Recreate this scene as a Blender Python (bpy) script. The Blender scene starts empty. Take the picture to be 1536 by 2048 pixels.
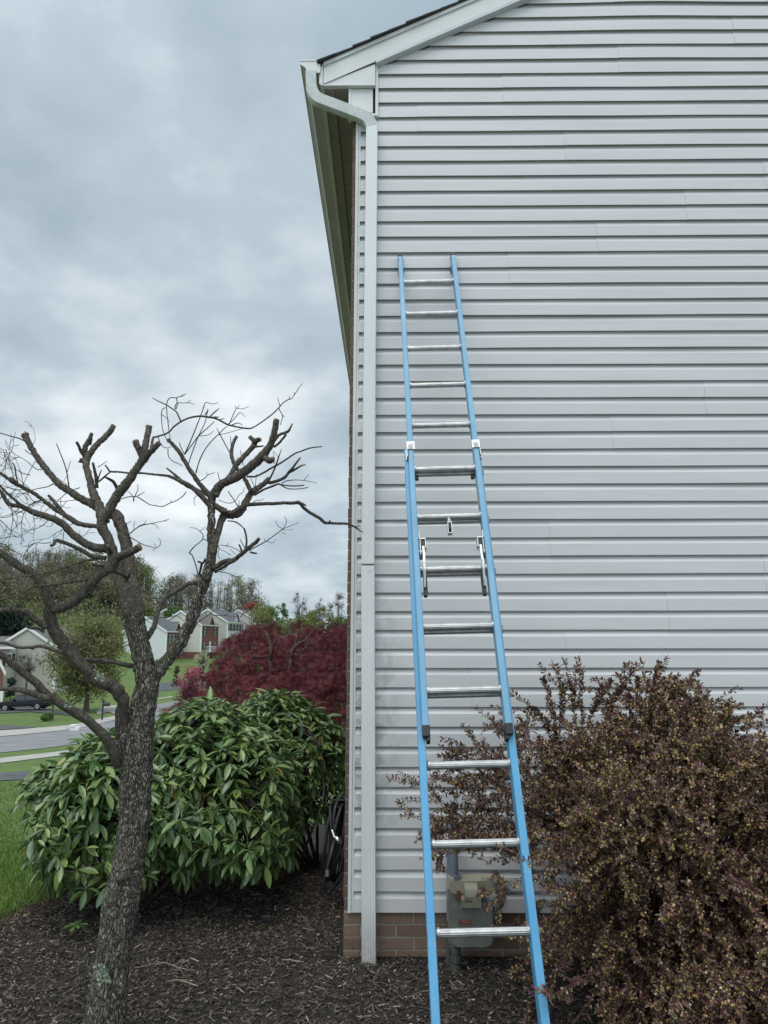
import bpy, math, random
import numpy as np
from mathutils import Vector
# ------------------------------------------------------------------ camera, sky, sun, exposure
SC = bpy.context.scene
COL = SC.collection
R_ = math.radians
CAM = np.array([0.0, -4.411, 1.553]); PITCH = 0.1754; YAW = -0.00546; ROLL = -0.00206; FPX = 1420.0
cp, sp = math.cos(PITCH), math.sin(PITCH)
FWD = np.array([math.sin(YAW)*cp, math.cos(YAW)*cp, sp])
_rt = np.array([math.cos(YAW), -math.sin(YAW), 0.0]); _up = np.cross(_rt, FWD)
RGT = _rt*math.cos(ROLL)+_up*math.sin(ROLL); UPV = -_rt*math.sin(ROLL)+_up*math.cos(ROLL)
cam_d = bpy.data.cameras.new('camera'); cam = bpy.data.objects.new('camera', cam_d); COL.objects.link(cam)
from mathutils import Matrix
M = Matrix(((RGT[0], UPV[0], -FWD[0], CAM[0]), (RGT[1], UPV[1], -FWD[1], CAM[1]), (RGT[2], UPV[2], -FWD[2], CAM[2]), (0, 0, 0, 1)))
cam.matrix_world = M
cam_d.sensor_fit = 'VERTICAL'; cam_d.sensor_height = 34.6; cam_d.lens = FPX/2048*34.6
cam_d.clip_start = 0.05; cam_d.clip_end = 2500
SC.camera = cam
SC.render.resolution_x = 768; SC.render.resolution_y = 1024
vs = SC.view_settings
vs.view_transform = 'Standard'; vs.look = 'None'; vs.gamma = 1; vs.exposure = 0.22

SUN_EL, SUN_AZ = 66, 200          # azimuth clockwise from +y, the wall faces -y (180)
w = bpy.data.worlds.new('World'); SC.world = w; w.use_nodes = True
nt = w.node_tree; N = nt.nodes; L = nt.links; N.clear()
def nn(tree, typ, **kw):
    n = tree.nodes.new(typ)
    for k, v in kw.items(): setattr(n, k, v)
    return n
out = nn(nt, 'ShaderNodeOutputWorld')
sky = nn(nt, 'ShaderNodeTexSky', sky_type='NISHITA', sun_disc=False)
sky.sun_elevation = R_(SUN_EL); sky.sun_rotation = R_(SUN_AZ)
b1 = nn(nt, 'ShaderNodeBackground'); b1.inputs[1].default_value = 0.1
L.new(sky.outputs[0], b1.inputs[0])
tc = nn(nt, 'ShaderNodeTexCoord')
sep = nn(nt, 'ShaderNodeSeparateXYZ'); L.new(tc.outputs['Generated'], sep.inputs[0])
def mth(tree, op, a, b=None, clamp=False):
    n = nn(tree, 'ShaderNodeMath', operation=op); n.use_clamp = clamp
    for i, v in enumerate((a, b)):
        if v is None: continue
        if isinstance(v, (int, float)): n.inputs[i].default_value = v
        else: tree.links.new(v, n.inputs[i])
    return n.outputs[0]
zz = mth(nt, 'ADD', mth(nt, 'MAXIMUM', sep.outputs[2], 0.0), 0.30)
cx = mth(nt, 'DIVIDE', sep.outputs[0], zz); cy = mth(nt, 'DIVIDE', sep.outputs[1], zz)
comb = nn(nt, 'ShaderNodeCombineXYZ'); L.new(cx, comb.inputs[0]); L.new(cy, comb.inputs[1]); comb.inputs[2].default_value = 22.1
def noise(tree, vec, scale, detail=4, rough=.5, dist=0.0):
    n = nn(tree, 'ShaderNodeTexNoise'); n.inputs['Scale'].default_value = scale
    n.inputs['Detail'].default_value = detail; n.inputs['Roughness'].default_value = rough
    n.inputs['Distortion'].default_value = dist
    if vec is not None: tree.links.new(vec, n.inputs['Vector'])
    return n.outputs[0]
def ramp(tree, fac, stops, interp='LINEAR'):
    r = nn(tree, 'ShaderNodeValToRGB'); r.color_ramp.interpolation = interp
    e = r.color_ramp.elements
    while len(e) < len(stops): e.new(0.5)
    for i, (p, c) in enumerate(stops):
        e[i].position = p; e[i].color = (c[0], c[1], c[2], 1)
    tree.links.new(fac, r.inputs[0]); return r.outputs[0]
n1 = noise(nt, comb.outputs[0], 1.05, 6, .55, .12)
n2 = noise(nt, comb.outputs[0], 3.2, 5, .55, .1)
cf = mth(nt, 'ADD', mth(nt, 'MULTIPLY', n1, 0.66), mth(nt, 'MULTIPLY', n2, 0.38)); cf = mth(nt, 'ADD', mth(nt, 'MULTIPLY', mth(nt, 'SUBTRACT', cf, .52), 1.75), .50)
# thin bright cloud toward the lower left of the view, heavier cloud overhead
def dirdot(v, lo, hi):
    vm = nn(nt, 'ShaderNodeVectorMath', operation='DOT_PRODUCT'); L.new(tc.outputs['Generated'], vm.inputs[0])
    v = np.array(v, float); vm.inputs[1].default_value = tuple(v/np.linalg.norm(v))
    mr = nn(nt, 'ShaderNodeMapRange'); mr.interpolation_type = 'SMOOTHSTEP'
    mr.inputs['From Min'].default_value = lo; mr.inputs['From Max'].default_value = hi
    L.new(vm.outputs['Value'], mr.inputs[0]); return mr.outputs[0]
bl1 = dirdot((-.42, .84, .36), .93, 1.0)
bl2 = dirdot((-.5, .86, .17), .96, 1.0)
cf = mth(nt, 'ADD', cf, mth(nt, 'MULTIPLY', bl1, 0.10))
cf = mth(nt, 'ADD', cf, mth(nt, 'MULTIPLY', bl2, 0.06))
low = mth(nt, 'SUBTRACT', 1.0, mth(nt, 'MULTIPLY', sep.outputs[2], 2.6), True)
cf = mth(nt, 'ADD', cf, mth(nt, 'MULTIPLY', low, 0.10))
back = dirdot((.1, -.55, 1.0), 0.1, 1.0)
ccol = ramp(nt, cf, [(.26, (.29, .37, .425)), (.42, (.36, .445, .505)), (.57, (.455, .54, .60)), (.70, (.63, .70, .745)), (.86, (.86, .90, .92))])
b2 = nn(nt, 'ShaderNodeBackground'); L.new(ccol, b2.inputs[0])
L.new(mth(nt, 'ADD', 1.0, mth(nt, 'MULTIPLY', back, 0.95)), b2.inputs[1])
mx = nn(nt, 'ShaderNodeMixShader'); mx.inputs[0].default_value = 0.93
L.new(b1.outputs[0], mx.inputs[1]); L.new(b2.outputs[0], mx.inputs[2]); L.new(mx.outputs[0], out.inputs[0])

sd = bpy.data.lights.new('sun', 'SUN'); sd.energy = 1.5; sd.angle = R_(45); sd.color = (1, .965, .92)
so = bpy.data.objects.new('sun', sd); COL.objects.link(so)
az, el = R_(SUN_AZ), R_(SUN_EL)
so.rotation_euler = Vector((-math.sin(az)*math.cos(el), -math.cos(az)*math.cos(el), -math.sin(el))).to_track_quat('-Z', 'Y').to_euler()

# ------------------------------------------------------------------ helpers
rng = np.random.default_rng(7); random.seed(7)
def ray(px, py):
    return FWD+RGT*(px-768)/FPX-UPV*(py-1024)/FPX
def atd(px, py, dep):             # point at a distance dep along y from the camera
    d = ray(px, py); return CAM+d*(dep/d[1])
def aty(px, py, Y): return atd(px, py, Y+4.411)
def ss(a, b, x):
    t = np.clip((x-a)/(b-a), 0, 1); return t*t*(3-2*t)
_gd = np.arange(0, 900, .25)
_gz = np.interp(_gd, [0, 5.6, 7, 11, 17, 24, 34, 46, 54, 66, 82, 110, 140, 200, 900],
                [-.25, -.26, -.5, -1.45, -2.3, -2.95, -3.62, -4.6, -4.95, -5.15, -5.6, -5.2, -4.0, -2.5, -2.0])
_k = np.hanning(9); _k /= _k.sum(); _gz2 = np.convolve(np.pad(_gz, 4, 'edge'), _k, 'valid')
_k = np.hanning(49); _k /= _k.sum(); _gz3 = np.convolve(np.pad(_gz, 24, 'edge'), _k, 'valid')
_wb = ss(12, 22, _gd); _gz = _gz2*(1-_wb)+_gz3*_wb
def gh(x, y):
    dep = np.asarray(y)+4.411; x = np.asarray(x)
    z = np.interp(dep, _gd, _gz)
    u = x/np.maximum(dep, 1)
    hill = ss(125, 215, dep)*(13.0*ss(-.26, -.40, u)+5.5*ss(-.12, -.30, u))
    lawnhill = 1.6*ss(95, 135, dep)*ss(-.33, -.38, u)
    return z+hill+lawnhill
def onground(px, py, zoff=0.0):
    d = ray(px, py)
    lo = None; t = 1.0
    while t < 700:
        P = CAM+d*t
        if P[2] < gh(P[0], P[1])+zoff:
            a, b = t-max(.1, t*.02), t
            for _ in range(30):
                m = (a+b)/2; Q = CAM+d*m
                if Q[2] < gh(Q[0], Q[1])+zoff: b = m
                else: a = m
            return CAM+d*b
        t += max(.1, t*.02)
    return CAM+d*700

class MB:
    def __init__(s): s.v = []; s.f = []; s.mi = []; s.n = 0
    def add(s, V, F, mi=0):
        V = np.asarray(V, float).reshape(-1, 3)
        if isinstance(F, np.ndarray): s.f.append(F+s.n); s.mi.append(np.full(len(F), mi))
        else:
            by = {}
            for f in F: by.setdefault(len(f), []).append(f)
            for k, fs in by.items():
                s.f.append(np.array(fs)+s.n); s.mi.append(np.full(len(fs), mi))
        s.v.append(V); s.n += len(V); return s
    def box(s, a, b, mi=0):
        x0, y0, z0 = a; x1, y1, z1 = b
        V = [(x0,y0,z0),(x1,y0,z0),(x1,y1,z0),(x0,y1,z0),(x0,y0,z1),(x1,y0,z1),(x1,y1,z1),(x0,y1,z1)]
        return s.add(V, [(0,3,2,1),(4,5,6,7),(0,1,5,4),(1,2,6,5),(2,3,7,6),(3,0,4,7)], mi)
    def obox(s, c, ax, ay, az, hx, hy, hz, mi=0):
        c, ax, ay, az = map(lambda q: np.asarray(q, float), (c, ax, ay, az)); V = []
        for k in (-1, 1):
            for i, j in ((-1,-1),(1,-1),(1,1),(-1,1)): V.append(c+ax*hx*i+ay*hy*j+az*hz*k)
        return s.add(V, [(0,3,2,1),(4,5,6,7),(0,1,5,4),(1,2,6,5),(2,3,7,6),(3,0,4,7)], mi)
    def prism(s, pts, axis, a, b, mi=0):    # polygon extruded along axis 0/1/2
        n = len(pts); V = []
        for q in (a, b):
            for (u, v) in pts:
                V.append({0:(q,u,v),1:(u,q,v),2:(u,v,q)}[axis])
        F = [tuple(range(n)), tuple(range(2*n-1, n-1, -1))]
        F += [(i, (i+1) % n, n+(i+1) % n, n+i) for i in range(n)]
        return s.add(V, F, mi)
    def tube(s, P, Rr, sides=8, mi=0, cap=True, rn=0.0, twist=0.0):
        P = np.asarray(P, float); n = len(P)
        Rr = np.full(n, Rr) if np.isscalar(Rr) else np.asarray(Rr, float)
        T = np.gradient(P, axis=0); T /= np.linalg.norm(T, axis=1)[:, None]+1e-12
        a = np.array([0, 0, 1.0]) if abs(T[0][2]) < .9 else np.array([1.0, 0, 0])
        U = np.cross(T[0], a); U /= np.linalg.norm(U); V = []
        ang = np.arange(sides)*2*math.pi/sides
        for i in range(n):
            U = U-T[i]*(U@T[i]); U /= np.linalg.norm(U)+1e-12; W = np.cross(T[i], U)
            rr = Rr[i]*(1+(rng.normal(0, rn, sides) if rn else 0))
            V.append(P[i]+np.outer(np.cos(ang)*rr, U)+np.outer(np.sin(ang)*rr, W))
        V = np.concatenate(V)
        i = np.arange(n-1)[:, None]*sides; j = np.arange(sides)[None]; j2 = (j+1) % sides
        F = np.stack([i+j, i+j2, i+sides+j2, i+sides+j], -1).reshape(-1, 4)
        s.add(V, F, mi)
        if cap:
            b = s.n-len(V)
            s.f.append(np.array([[b+k for k in range(sides)][::-1]])); s.mi.append(np.array([mi]))
            s.f.append(np.array([[b+(n-1)*sides+k for k in range(sides)]])); s.mi.append(np.array([mi]))
        return s
    def inst(s, TV, TF, A, P, mi=0):        # template verts, faces (array), N 3x3 matrices (columns = axes), N positions
        V = np.einsum('nij,kj->nki', A, TV)+P[:, None, :]
        k = len(TV); n = len(P)
        F = (TF[None]+(np.arange(n)*k)[:, None, None]).reshape(-1, TF.shape[1])
        return s.add(V.reshape(-1, 3), F, mi)
    def sheet(s, fn, us, vs_, mi=0):
        V = np.array([[fn(u, v) for v in vs_] for u in us], float); a, b = len(us), len(vs_)
        i = np.arange(a-1)[:, None]*b; j = np.arange(b-1)[None]
        F = np.stack([i+j, i+b+j, i+b+j+1, i+j+1], -1).reshape(-1, 4)
        return s.add(V.reshape(-1, 3), F, mi)
    def build(s, name, mats, parent=None, smooth=False, origin=None):
        V = np.concatenate(s.v)
        off = np.zeros(3)
        if parent is not None: off = parent['_o'] if False else ORG[parent.name]
        elif origin is not None: off = np.asarray(origin, float)
        V = V-off
        me = bpy.data.meshes.new(name)
        me.vertices.add(len(V)); me.vertices.foreach_set('co', V.ravel())
        lens = np.concatenate([np.full(len(f), f.shape[1]) for f in s.f])
        loops = np.concatenate([f.ravel() for f in s.f])
        st = np.concatenate([[0], np.cumsum(lens)[:-1]])
        me.loops.add(len(loops)); me.loops.foreach_set('vertex_index', loops.astype(np.int32))
        me.polygons.add(len(lens)); me.polygons.foreach_set('loop_start', st.astype(np.int32))
        try: me.polygons.foreach_set('loop_total', lens.astype(np.int32))
        except Exception: pass
        if not isinstance(mats, (list, tuple)): mats = [mats]
        for m in mats: me.materials.append(m)
        me.polygons.foreach_set('material_index', np.concatenate(s.mi).astype(np.int32))
        me.update(calc_edges=True); me.validate()
        me.polygons.foreach_set('use_smooth', np.full(len(me.polygons), smooth))
        o = bpy.data.objects.new(name, me); COL.objects.link(o)
        if parent is not None: o.parent = parent; ORG[o.name] = ORG[parent.name]
        else: o.location = off; ORG[o.name] = off
        return o
ORG = {}
def thing(name, label, cat, loc, group=None):
    o = bpy.data.objects.new(name, None); COL.objects.link(o); o.location = loc; o.empty_display_size = .1
    ORG[o.name] = np.asarray(loc, float)
    o['label'] = label; o['category'] = cat
    if group: o['group'] = group
    return o
def tag(o, label, cat, group=None, kind=None):
    if label: o['label'] = label
    if cat: o['category'] = cat
    if group: o['group'] = group
    if kind: o['kind'] = kind
    return o
def sharp(o, ang=35):       # smooth shading with sharp edges
    me = o.data; me.polygons.foreach_set('use_smooth', np.full(len(me.polygons), True))
    try: me.set_sharp_from_angle(angle=R_(ang))
    except Exception: pass
    return o
def bev(o, wd, seg=2):
    m = o.modifiers.new('bevel', 'BEVEL'); m.width = wd; m.segments = seg; m.limit_method = 'ANGLE'; m.angle_limit = R_(40)
    return o

# ------------------------------------------------------------------ materials
def mat(name, c1, c2=None, scale=5, rough=.6, bump=0.0, bscale=40, metal=0.0, stretch=None, detail=4, island=False,
        spec=.5, trans=0.0, bdist=.01, lo=.35, hi=.65, stops=None, extra=None, rvar=0.0):
    m = bpy.data.materials.new(name); m.use_nodes = True; t = m.node_tree
    p = t.nodes['Principled BSDF']; p.inputs['Roughness'].default_value = rough; p.inputs['Metallic'].default_value = metal
    p.inputs['Specular IOR Level'].default_value = spec
    tcn = nn(t, 'ShaderNodeTexCoord'); vec = tcn.outputs['Object']
    if stretch:
        mp = nn(t, 'ShaderNodeMapping'); mp.inputs['Scale'].default_value = stretch; t.links.new(vec, mp.inputs[0]); vec = mp.outputs[0]
    col = None
    if stops and island:
        g = nn(t, 'ShaderNodeNewGeometry'); col = ramp(t, g.outputs['Random Per Island'], stops)
    elif stops: col = ramp(t, noise(t, vec, scale, detail, .6), stops)
    elif c2 is not None and island:
        g = nn(t, 'ShaderNodeNewGeometry'); col = ramp(t, g.outputs['Random Per Island'], [(0, c1), (1, c2)])
    elif c2 is not None: col = ramp(t, noise(t, vec, scale, detail, .6), [(lo, c1), (hi, c2)])
    else: p.inputs['Base Color'].default_value = (*c1, 1)
    if extra: col = extra(t, col, vec)
    if col is not None: t.links.new(col, p.inputs['Base Color'])
    if rvar:
        mr = nn(t, 'ShaderNodeMapRange'); mr.inputs['To Min'].default_value = max(0.02, rough-rvar); mr.inputs['To Max'].default_value = rough+rvar
        t.links.new(noise(t, vec, scale*3, 4, .6), mr.inputs[0]); t.links.new(mr.outputs[0], p.inputs['Roughness'])
    if bump:
        bn = nn(t, 'ShaderNodeBump'); bn.inputs['Strength'].default_value = bump; bn.inputs['Distance'].default_value = bdist
        t.links.new(noise(t, vec, bscale, 5, .6), bn.inputs['Height']); t.links.new(bn.outputs[0], p.inputs['Normal'])
    if trans:
        tr = nn(t, 'ShaderNodeBsdfTranslucent'); ms = nn(t, 'ShaderNodeMixShader'); ms.inputs[0].default_value = trans
        if col is not None: t.links.new(col, tr.inputs[0])
        else: tr.inputs[0].default_value = (*c1, 1)
        o_ = [n for n in t.nodes if n.type == 'OUTPUT_MATERIAL'][0]
        t.links.new(p.outputs[0], ms.inputs[1]); t.links.new(tr.outputs[0], ms.inputs[2]); t.links.new(ms.outputs[0], o_.inputs[0])
    return m
def mixc(t, fac, a, b, bt='MIX'):
    n = nn(t, 'ShaderNodeMix', data_type='RGBA', blend_type=bt)
    if isinstance(fac, (int, float)): n.inputs[0].default_value = fac
    else: t.links.new(fac, n.inputs[0])
    for i, v in ((6, a), (7, b)):
        if isinstance(v, tuple): n.inputs[i].default_value = (*v, 1)
        else: t.links.new(v, n.inputs[i])
    return n.outputs[2]
def siding_extra(t, col, vec):
    tcn = nn(t, 'ShaderNodeTexCoord'); s = nn(t, 'ShaderNodeSeparateXYZ'); t.links.new(tcn.outputs['Object'], s.inputs[0])
    # mildew that settled round the lower part of the downspout
    def mr(v, a, b):
        m = nn(t, 'ShaderNodeMapRange'); m.interpolation_type = 'SMOOTHSTEP'; m.inputs['From Min'].default_value = a; m.inputs['From Max'].default_value = b
        t.links.new(v, m.inputs[0]); return m.outputs[0]
    def inv(v, a, b): return mth(t, 'DIVIDE', mth(t, 'SUBTRACT', b, v), b-a, True)
    mx_ = mth(t, 'MULTIPLY', inv(s.outputs[0], -4.40, -4.16), inv(s.outputs[2], 1.5, 2.6))
    mx_ = mth(t, 'MULTIPLY', mx_, mr(s.outputs[2], .5, 1.0))
    nz = noise(t, tcn.outputs['Object'], 9, 5, .7)
    k = mth(t, 'MULTIPLY', mx_, mr(nz, .42, .62))
    col = mixc(t, mth(t, 'MULTIPLY', k, .62), col, (.22, .22, .18))
    mp = nn(t, 'ShaderNodeMapping'); mp.inputs['Scale'].default_value = (.7, 1, 6); t.links.new(tcn.outputs['Object'], mp.inputs[0])
    g = noise(t, mp.outputs[0], 2.2, 5, .6)
    col = mixc(t, mth(t, 'MULTIPLY', mr(g, .45, .8), .16), col, (.40, .42, .41))
    return col
m_siding = mat('vinyl_siding', (.615, .61, .605), (.655, .65, .645), 1.5, .42, .18, 30, stretch=(1, 1, 14), bdist=.0012, extra=siding_extra, spec=.45)
m_trim = mat('white_trim', (.61, .62, .605), (.67, .675, .66), 3, .38, .05, 20, bdist=.002)
def base_dirt(t, col):
    tcn = nn(t, 'ShaderNodeTexCoord'); s = nn(t, 'ShaderNodeSeparateXYZ'); t.links.new(tcn.outputs['Object'], s.inputs[0])
    hgt_ = mth(t, 'DIVIDE', mth(t, 'SUBTRACT', .34, s.outputs[2]), .34, True)          # soil splashed on the foot
    k = mth(t, 'MULTIPLY', hgt_, noise(t, tcn.outputs['Object'], 25, 5, .7))
    col = mixc(t, k, col, (.16, .13, .10))
    mp = nn(t, 'ShaderNodeMapping'); mp.inputs['Scale'].default_value = (60, 60, 1.2); t.links.new(tcn.outputs['Object'], mp.inputs[0])
    g = ramp(t, noise(t, mp.outputs[0], 1, 4, .6), [(.5, (0, 0, 0)), (.75, (1, 1, 1))])
    return mixc(t, mth(t, 'MULTIPLY', g, .06), col, (.36, .40, .34))
m_spout = mat('painted_aluminium', (.74, .755, .74), (.78, .79, .775), 2, .38, extra=lambda t, c, v: base_dirt(t, c))
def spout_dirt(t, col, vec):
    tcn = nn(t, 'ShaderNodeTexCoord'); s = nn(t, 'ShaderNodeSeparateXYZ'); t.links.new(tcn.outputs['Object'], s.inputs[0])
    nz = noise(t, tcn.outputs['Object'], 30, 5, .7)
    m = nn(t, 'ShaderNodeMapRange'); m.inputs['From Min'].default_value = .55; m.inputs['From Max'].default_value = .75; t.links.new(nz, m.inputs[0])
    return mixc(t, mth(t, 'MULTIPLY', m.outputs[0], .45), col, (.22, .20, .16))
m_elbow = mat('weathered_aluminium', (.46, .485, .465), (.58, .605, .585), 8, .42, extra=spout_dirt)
m_soffit = mat('soffit_vinyl', (.30, .265, .275), (.35, .31, .32), 3, .5)  # albedo darkened and tinted pink to offset green light bounced off the lawn
m_gutter = mat('gutter_metal', (.40, .35, .365), (.46, .41, .42), 3, .45)  # underside shade put into the body colour, pinkish against lawn bounce; end cap light
m_dark = mat('dark_gap', (.015, .016, .018), rough=.8)
m_shingle = mat('asphalt_shingle', (.018, .018, .02), (.05, .048, .046), 60, .95, .6, 150, bdist=.004)
def mortar_extra(t, col, vec): return col
m_brick = mat('brick', None, None, 3, .85, .5, 120, island=True, bdist=.002,
              stops=[(0, (.115, .060, .048)), (.35, (.15, .085, .068)), (.7, (.13, .085, .068)), (1, (.18, .115, .09))],
              extra=lambda t, c, v: mixc(t, .35, c, ramp(t, noise(t, v, 45, 4, .7), [(.3, (.06, .04, .034)), (.75, (.20, .14, .11))])))
m_brickb = mat('foundation_brick', None, None, 3, .9, .5, 120, island=True, bdist=.002,
              stops=[(0, (.15, .085, .058)), (.4, (.20, .12, .082)), (1, (.25, .165, .115))],
              extra=lambda t, c, v: mixc(t, .4, c, ramp(t, noise(t, v, 50, 4, .7), [(.3, (.07, .05, .04)), (.75, (.26, .20, .15))])))
m_mortar = mat('mortar', (.26, .24, .21), (.36, .33, .29), 30, .95, .4, 200, bdist=.002)

# ------------------------------------------------------------------ ground
def terrain():
    mb = MB()
    deps = np.concatenate([np.arange(-12, 12, .25), np.arange(12, 60, .5), np.arange(60, 160, 2), np.arange(160, 460, 10), [600, 800, 1000, 1500]])
    us = np.concatenate([[-1500, -700], np.arange(-400, -160, 20), np.arange(-160, -80, 5), np.arange(-80, -30, 1.5), np.arange(-30, -6, .5), np.arange(-6, 4, .25), np.arange(4, 20, 2), np.arange(20, 200, 20), [400, 900, 1500]])
    X, D = np.meshgrid(us, deps, indexing='ij')
    Z = gh(X, D-4.411)-.004
    V = np.stack([X, D-4.411, Z], -1); a, b = V.shape[:2]
    i = np.arange(a-1)[:, None]*b; j = np.arange(b-1)[None]
    F = np.stack([i+j, i+b+j, i+b+j+1, i+j+1], -1).reshape(-1, 4)
    mb.add(V.reshape(-1, 3), F); return mb
m_lawn = mat('lawn_grass', None, None, 1.2, .9, .6, 60, bdist=.02, detail=6,
             stops=[(.3, (.070, .118, .024)), (.5, (.105, .168, .036)), (.7, (.155, .22, .055))],
             extra=lambda t, c, v: mixc(t, .35, c, ramp(t, noise(t, v, 0.15, 3, .6), [(.35, (.06, .12, .025)), (.65, (.14, .18, .05))])))
o = terrain().build('ground', m_lawn, smooth=True); tag(o, None, None, kind='structure')

def drape(poly_px, zoff, name, material, kind='structure', step=24, label=None, cat=None):
    # quad strip between two pixel polylines (near, far), laid on the terrain
    near, far = poly_px
    def samp(pl, n):
        P = np.array([onground(*p) for p in pl]); s = np.concatenate([[0], np.cumsum(np.linalg.norm(np.diff(P, axis=0), axis=1))])
        q = np.linspace(0, s[-1], n); return np.stack([np.interp(q, s, P[:, k]) for k in range(3)], -1)
    n = 60; A = samp(near, n); B = samp(far, n); mb = MB(); K = step
    V = []
    for k in range(K+1):
        P = A+(B-A)*k/K; P[:, 2] = gh(P[:, 0], P[:, 1])+zoff; V.append(P)
    V = np.array(V); i = np.arange(K)[:, None]*n; j = np.arange(n-1)[None]
    F = np.stack([i+j, i+j+1, i+n+j+1, i+n+j], -1).reshape(-1, 4)
    mb.add(V.reshape(-1, 3), F)
    o = mb.build(name, material, smooth=True); tag(o, label, cat, kind=kind); return o
m_asph = mat('asphalt', (.20, .20, .205), (.27, .27, .27), .6, .9, .3, 80, bdist=.01)
m_drive = mat('dark_asphalt', (.075, .078, .085), (.11, .113, .12), .8, .85, .3, 80, bdist=.01)
m_conc = mat('concrete', (.36, .34, .31), (.46, .44, .40), .7, .9, .3, 60, bdist=.01)
drape(([(-250, 1596), (0, 1562), (150, 1556), (260, 1552)], [(-250, 1578), (0, 1546), (150, 1541), (260, 1539)]), .02, 'driveway', m_drive)
drape(([(-250, 1556), (0, 1527), (80, 1517), (300, 1490)], [(-250, 1544), (0, 1517), (80, 1508), (300, 1483)]), .02, 'sidewalk', m_conc)
drape(([(-300, 1540), (0, 1506), (80, 1498), (200, 1482), (330, 1440), (420, 1404)], [(-300, 1490), (0, 1474), (80, 1466), (140, 1459), (320, 1408), (420, 1386)]), .02, 'road', m_asph)
drape(([(-300, 1490), (0, 1474), (80, 1467), (150, 1459), (240, 1438)], [(-300, 1472), (0, 1462), (60, 1458), (150, 1450), (240, 1430)]), .05, 'sidewalk', m_conc)
drape(([(-200, 1466), (0, 1461), (60, 1457)], [(-200, 1450), (0, 1452), (90, 1456)]), .06, 'driveway', m_drive)
drape(([(-80, 1432), (60, 1424), (140, 1432)], [(-80, 1412), (60, 1410), (140, 1428)]), .05, 'driveway', m_drive)
drape(([(196, 1430), (215, 1424), (240, 1432)], [(192, 1424), (212, 1412), (250, 1410)]), .05, 'path', m_conc, step=8)
drape(([(300, 1402), (345, 1395)], [(300, 1400), (345, 1393)]), .05, 'sidewalk', m_conc, step=4)
drape(([(305, 1384), (345, 1380), (420, 1376)], [(315, 1368), (345, 1364), (420, 1362)]), .05, 'driveway', m_drive, step=10)

# unseen pale sheet behind the camera, added to cut green lawn bounce
mb = MB(); mb.sheet(lambda u, v: (u, v, float(gh(u, v))+.02), np.linspace(-14, 16, 31), np.linspace(-19, -7.2, 13)); tag(mb.build('driveway', mat('added_pale_sheet', (.24, .235, .23), (.30, .295, .285), 1, .9), smooth=True), None, None, kind='structure')
# mulch bed sheet (foreground), in world coordinates
def mulch_h(x, y):
    return gh(x, y)+.012+.010*np.sin(x*7.1+1.3*y)*np.sin(y*6.3-x*2)+.008*np.sin(x*19+y*13)
edge = [(-2.75, -6), (-2.72, -.6), (-2.62, .35), (-2.50, .75), (-2.42, 1.0), (-2.6, 1.6), (-2.9, 2.4), (-3.1, 3.4), (-2.6, 5.0), (-2.2, 7), (-2.1, 10)]
mb = MB(); ys = np.arange(-6, 10.0, .06); NX = 90
ex = np.interp(ys, [e[1] for e in edge], [e[0] for e in edge])
V = []
for i, y in enumerate(ys):
    e = ex[i]+.03*math.sin(y*9)+.02*math.sin(y*23)
    xr = 7.0 if y < .05 else -.2
    xs = e+(xr-e)*(np.linspace(0, 1, NX)**1.0)
    z = mulch_h(xs, np.full(NX, y)); z[0] = gh(xs[0], y)-.01
    V.append(np.stack([xs, np.full(NX, y), z], -1))
V = np.array(V); a, b = V.shape[:2]
i = np.arange(a-1)[:, None]*b; j = np.arange(b-1)[None]
mb.add(V.reshape(-1, 3), np.stack([i+j, i+j+1, i+b+j+1, i+b+j], -1).reshape(-1, 4))
m_mulch = mat('mulch_soil', (.014, .012, .010), (.055, .045, .037), 55, .95, .9, 90, bdist=.02, detail=6)
o = mb.build('mulch_bed', m_mulch, smooth=True); tag(o, None, None, kind='structure')
# wood chips
mb = MB(); n = 98000
y = -1.9+rng.random(n)**1.0*5.6; x = rng.uniform(-2.7, 3.2, n)
k = (x < -.3) | (y < 0.0); x, y = x[k], y[k]
k = x > np.interp(y, [e[1] for e in edge], [e[0] for e in edge])-.02+rng.normal(0, .03, len(x)); x, y = x[k], y[k]; n = len(x)
def rotm(yaw, pit, rol):
    cy_, sy = np.cos(yaw), np.sin(yaw); cp_, sp_ = np.cos(pit), np.sin(pit); cr, sr = np.cos(rol), np.sin(rol)
    X = np.stack([cy_*cp_, sy*cp_, sp_], -1); Y0 = np.stack([-sy, cy_, 0*cy_], -1); Z0 = np.cross(X, Y0)
    Y = Y0*cr[:, None]+Z0*sr[:, None]; Z = np.cross(X, Y)
    return np.stack([X, Y, Z], -1)
A = rotm(rng.uniform(0, 6.28, n), rng.normal(0, .3, n), rng.normal(0, .5, n))
sc = np.stack([rng.gamma(2.2, .0042, n)+.003, rng.uniform(.0013, .0042, n), rng.uniform(.001, .003, n)], -1)
A = A*sc[:, None, :]
tv = np.array([(-1,-1,-1),(1,-.7,-1),(1,.7,-1),(-1,1,-1),(-1,-1,1),(1,-.7,1),(1,.7,1),(-1,1,1)], float)
tf = np.array([(4,5,6,7),(0,1,5,4),(1,2,6,5),(2,3,7,6),(3,0,4,7)])
z = mulch_h(x, y)+rng.uniform(.000, .014, n)
mb.inst(tv, tf, A, np.stack([x, y, z], -1))
m_chip = mat('wood_chip', None, None, rough=.9, island=True, bump=.4, bscale=150, bdist=.002,
             stops=[(0, (.020, .015, .012)), (.4, (.062, .048, .037)), (.75, (.125, .098, .077)), (.93, (.20, .16, .125)), (.985, (.33, .28, .22)), (1, (.55, .50, .44))])
o = mb.build('mulch_chips', m_chip); tag(o, 'dark shredded bark mulch covering the bed', 'mulch', kind='stuff')
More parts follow.
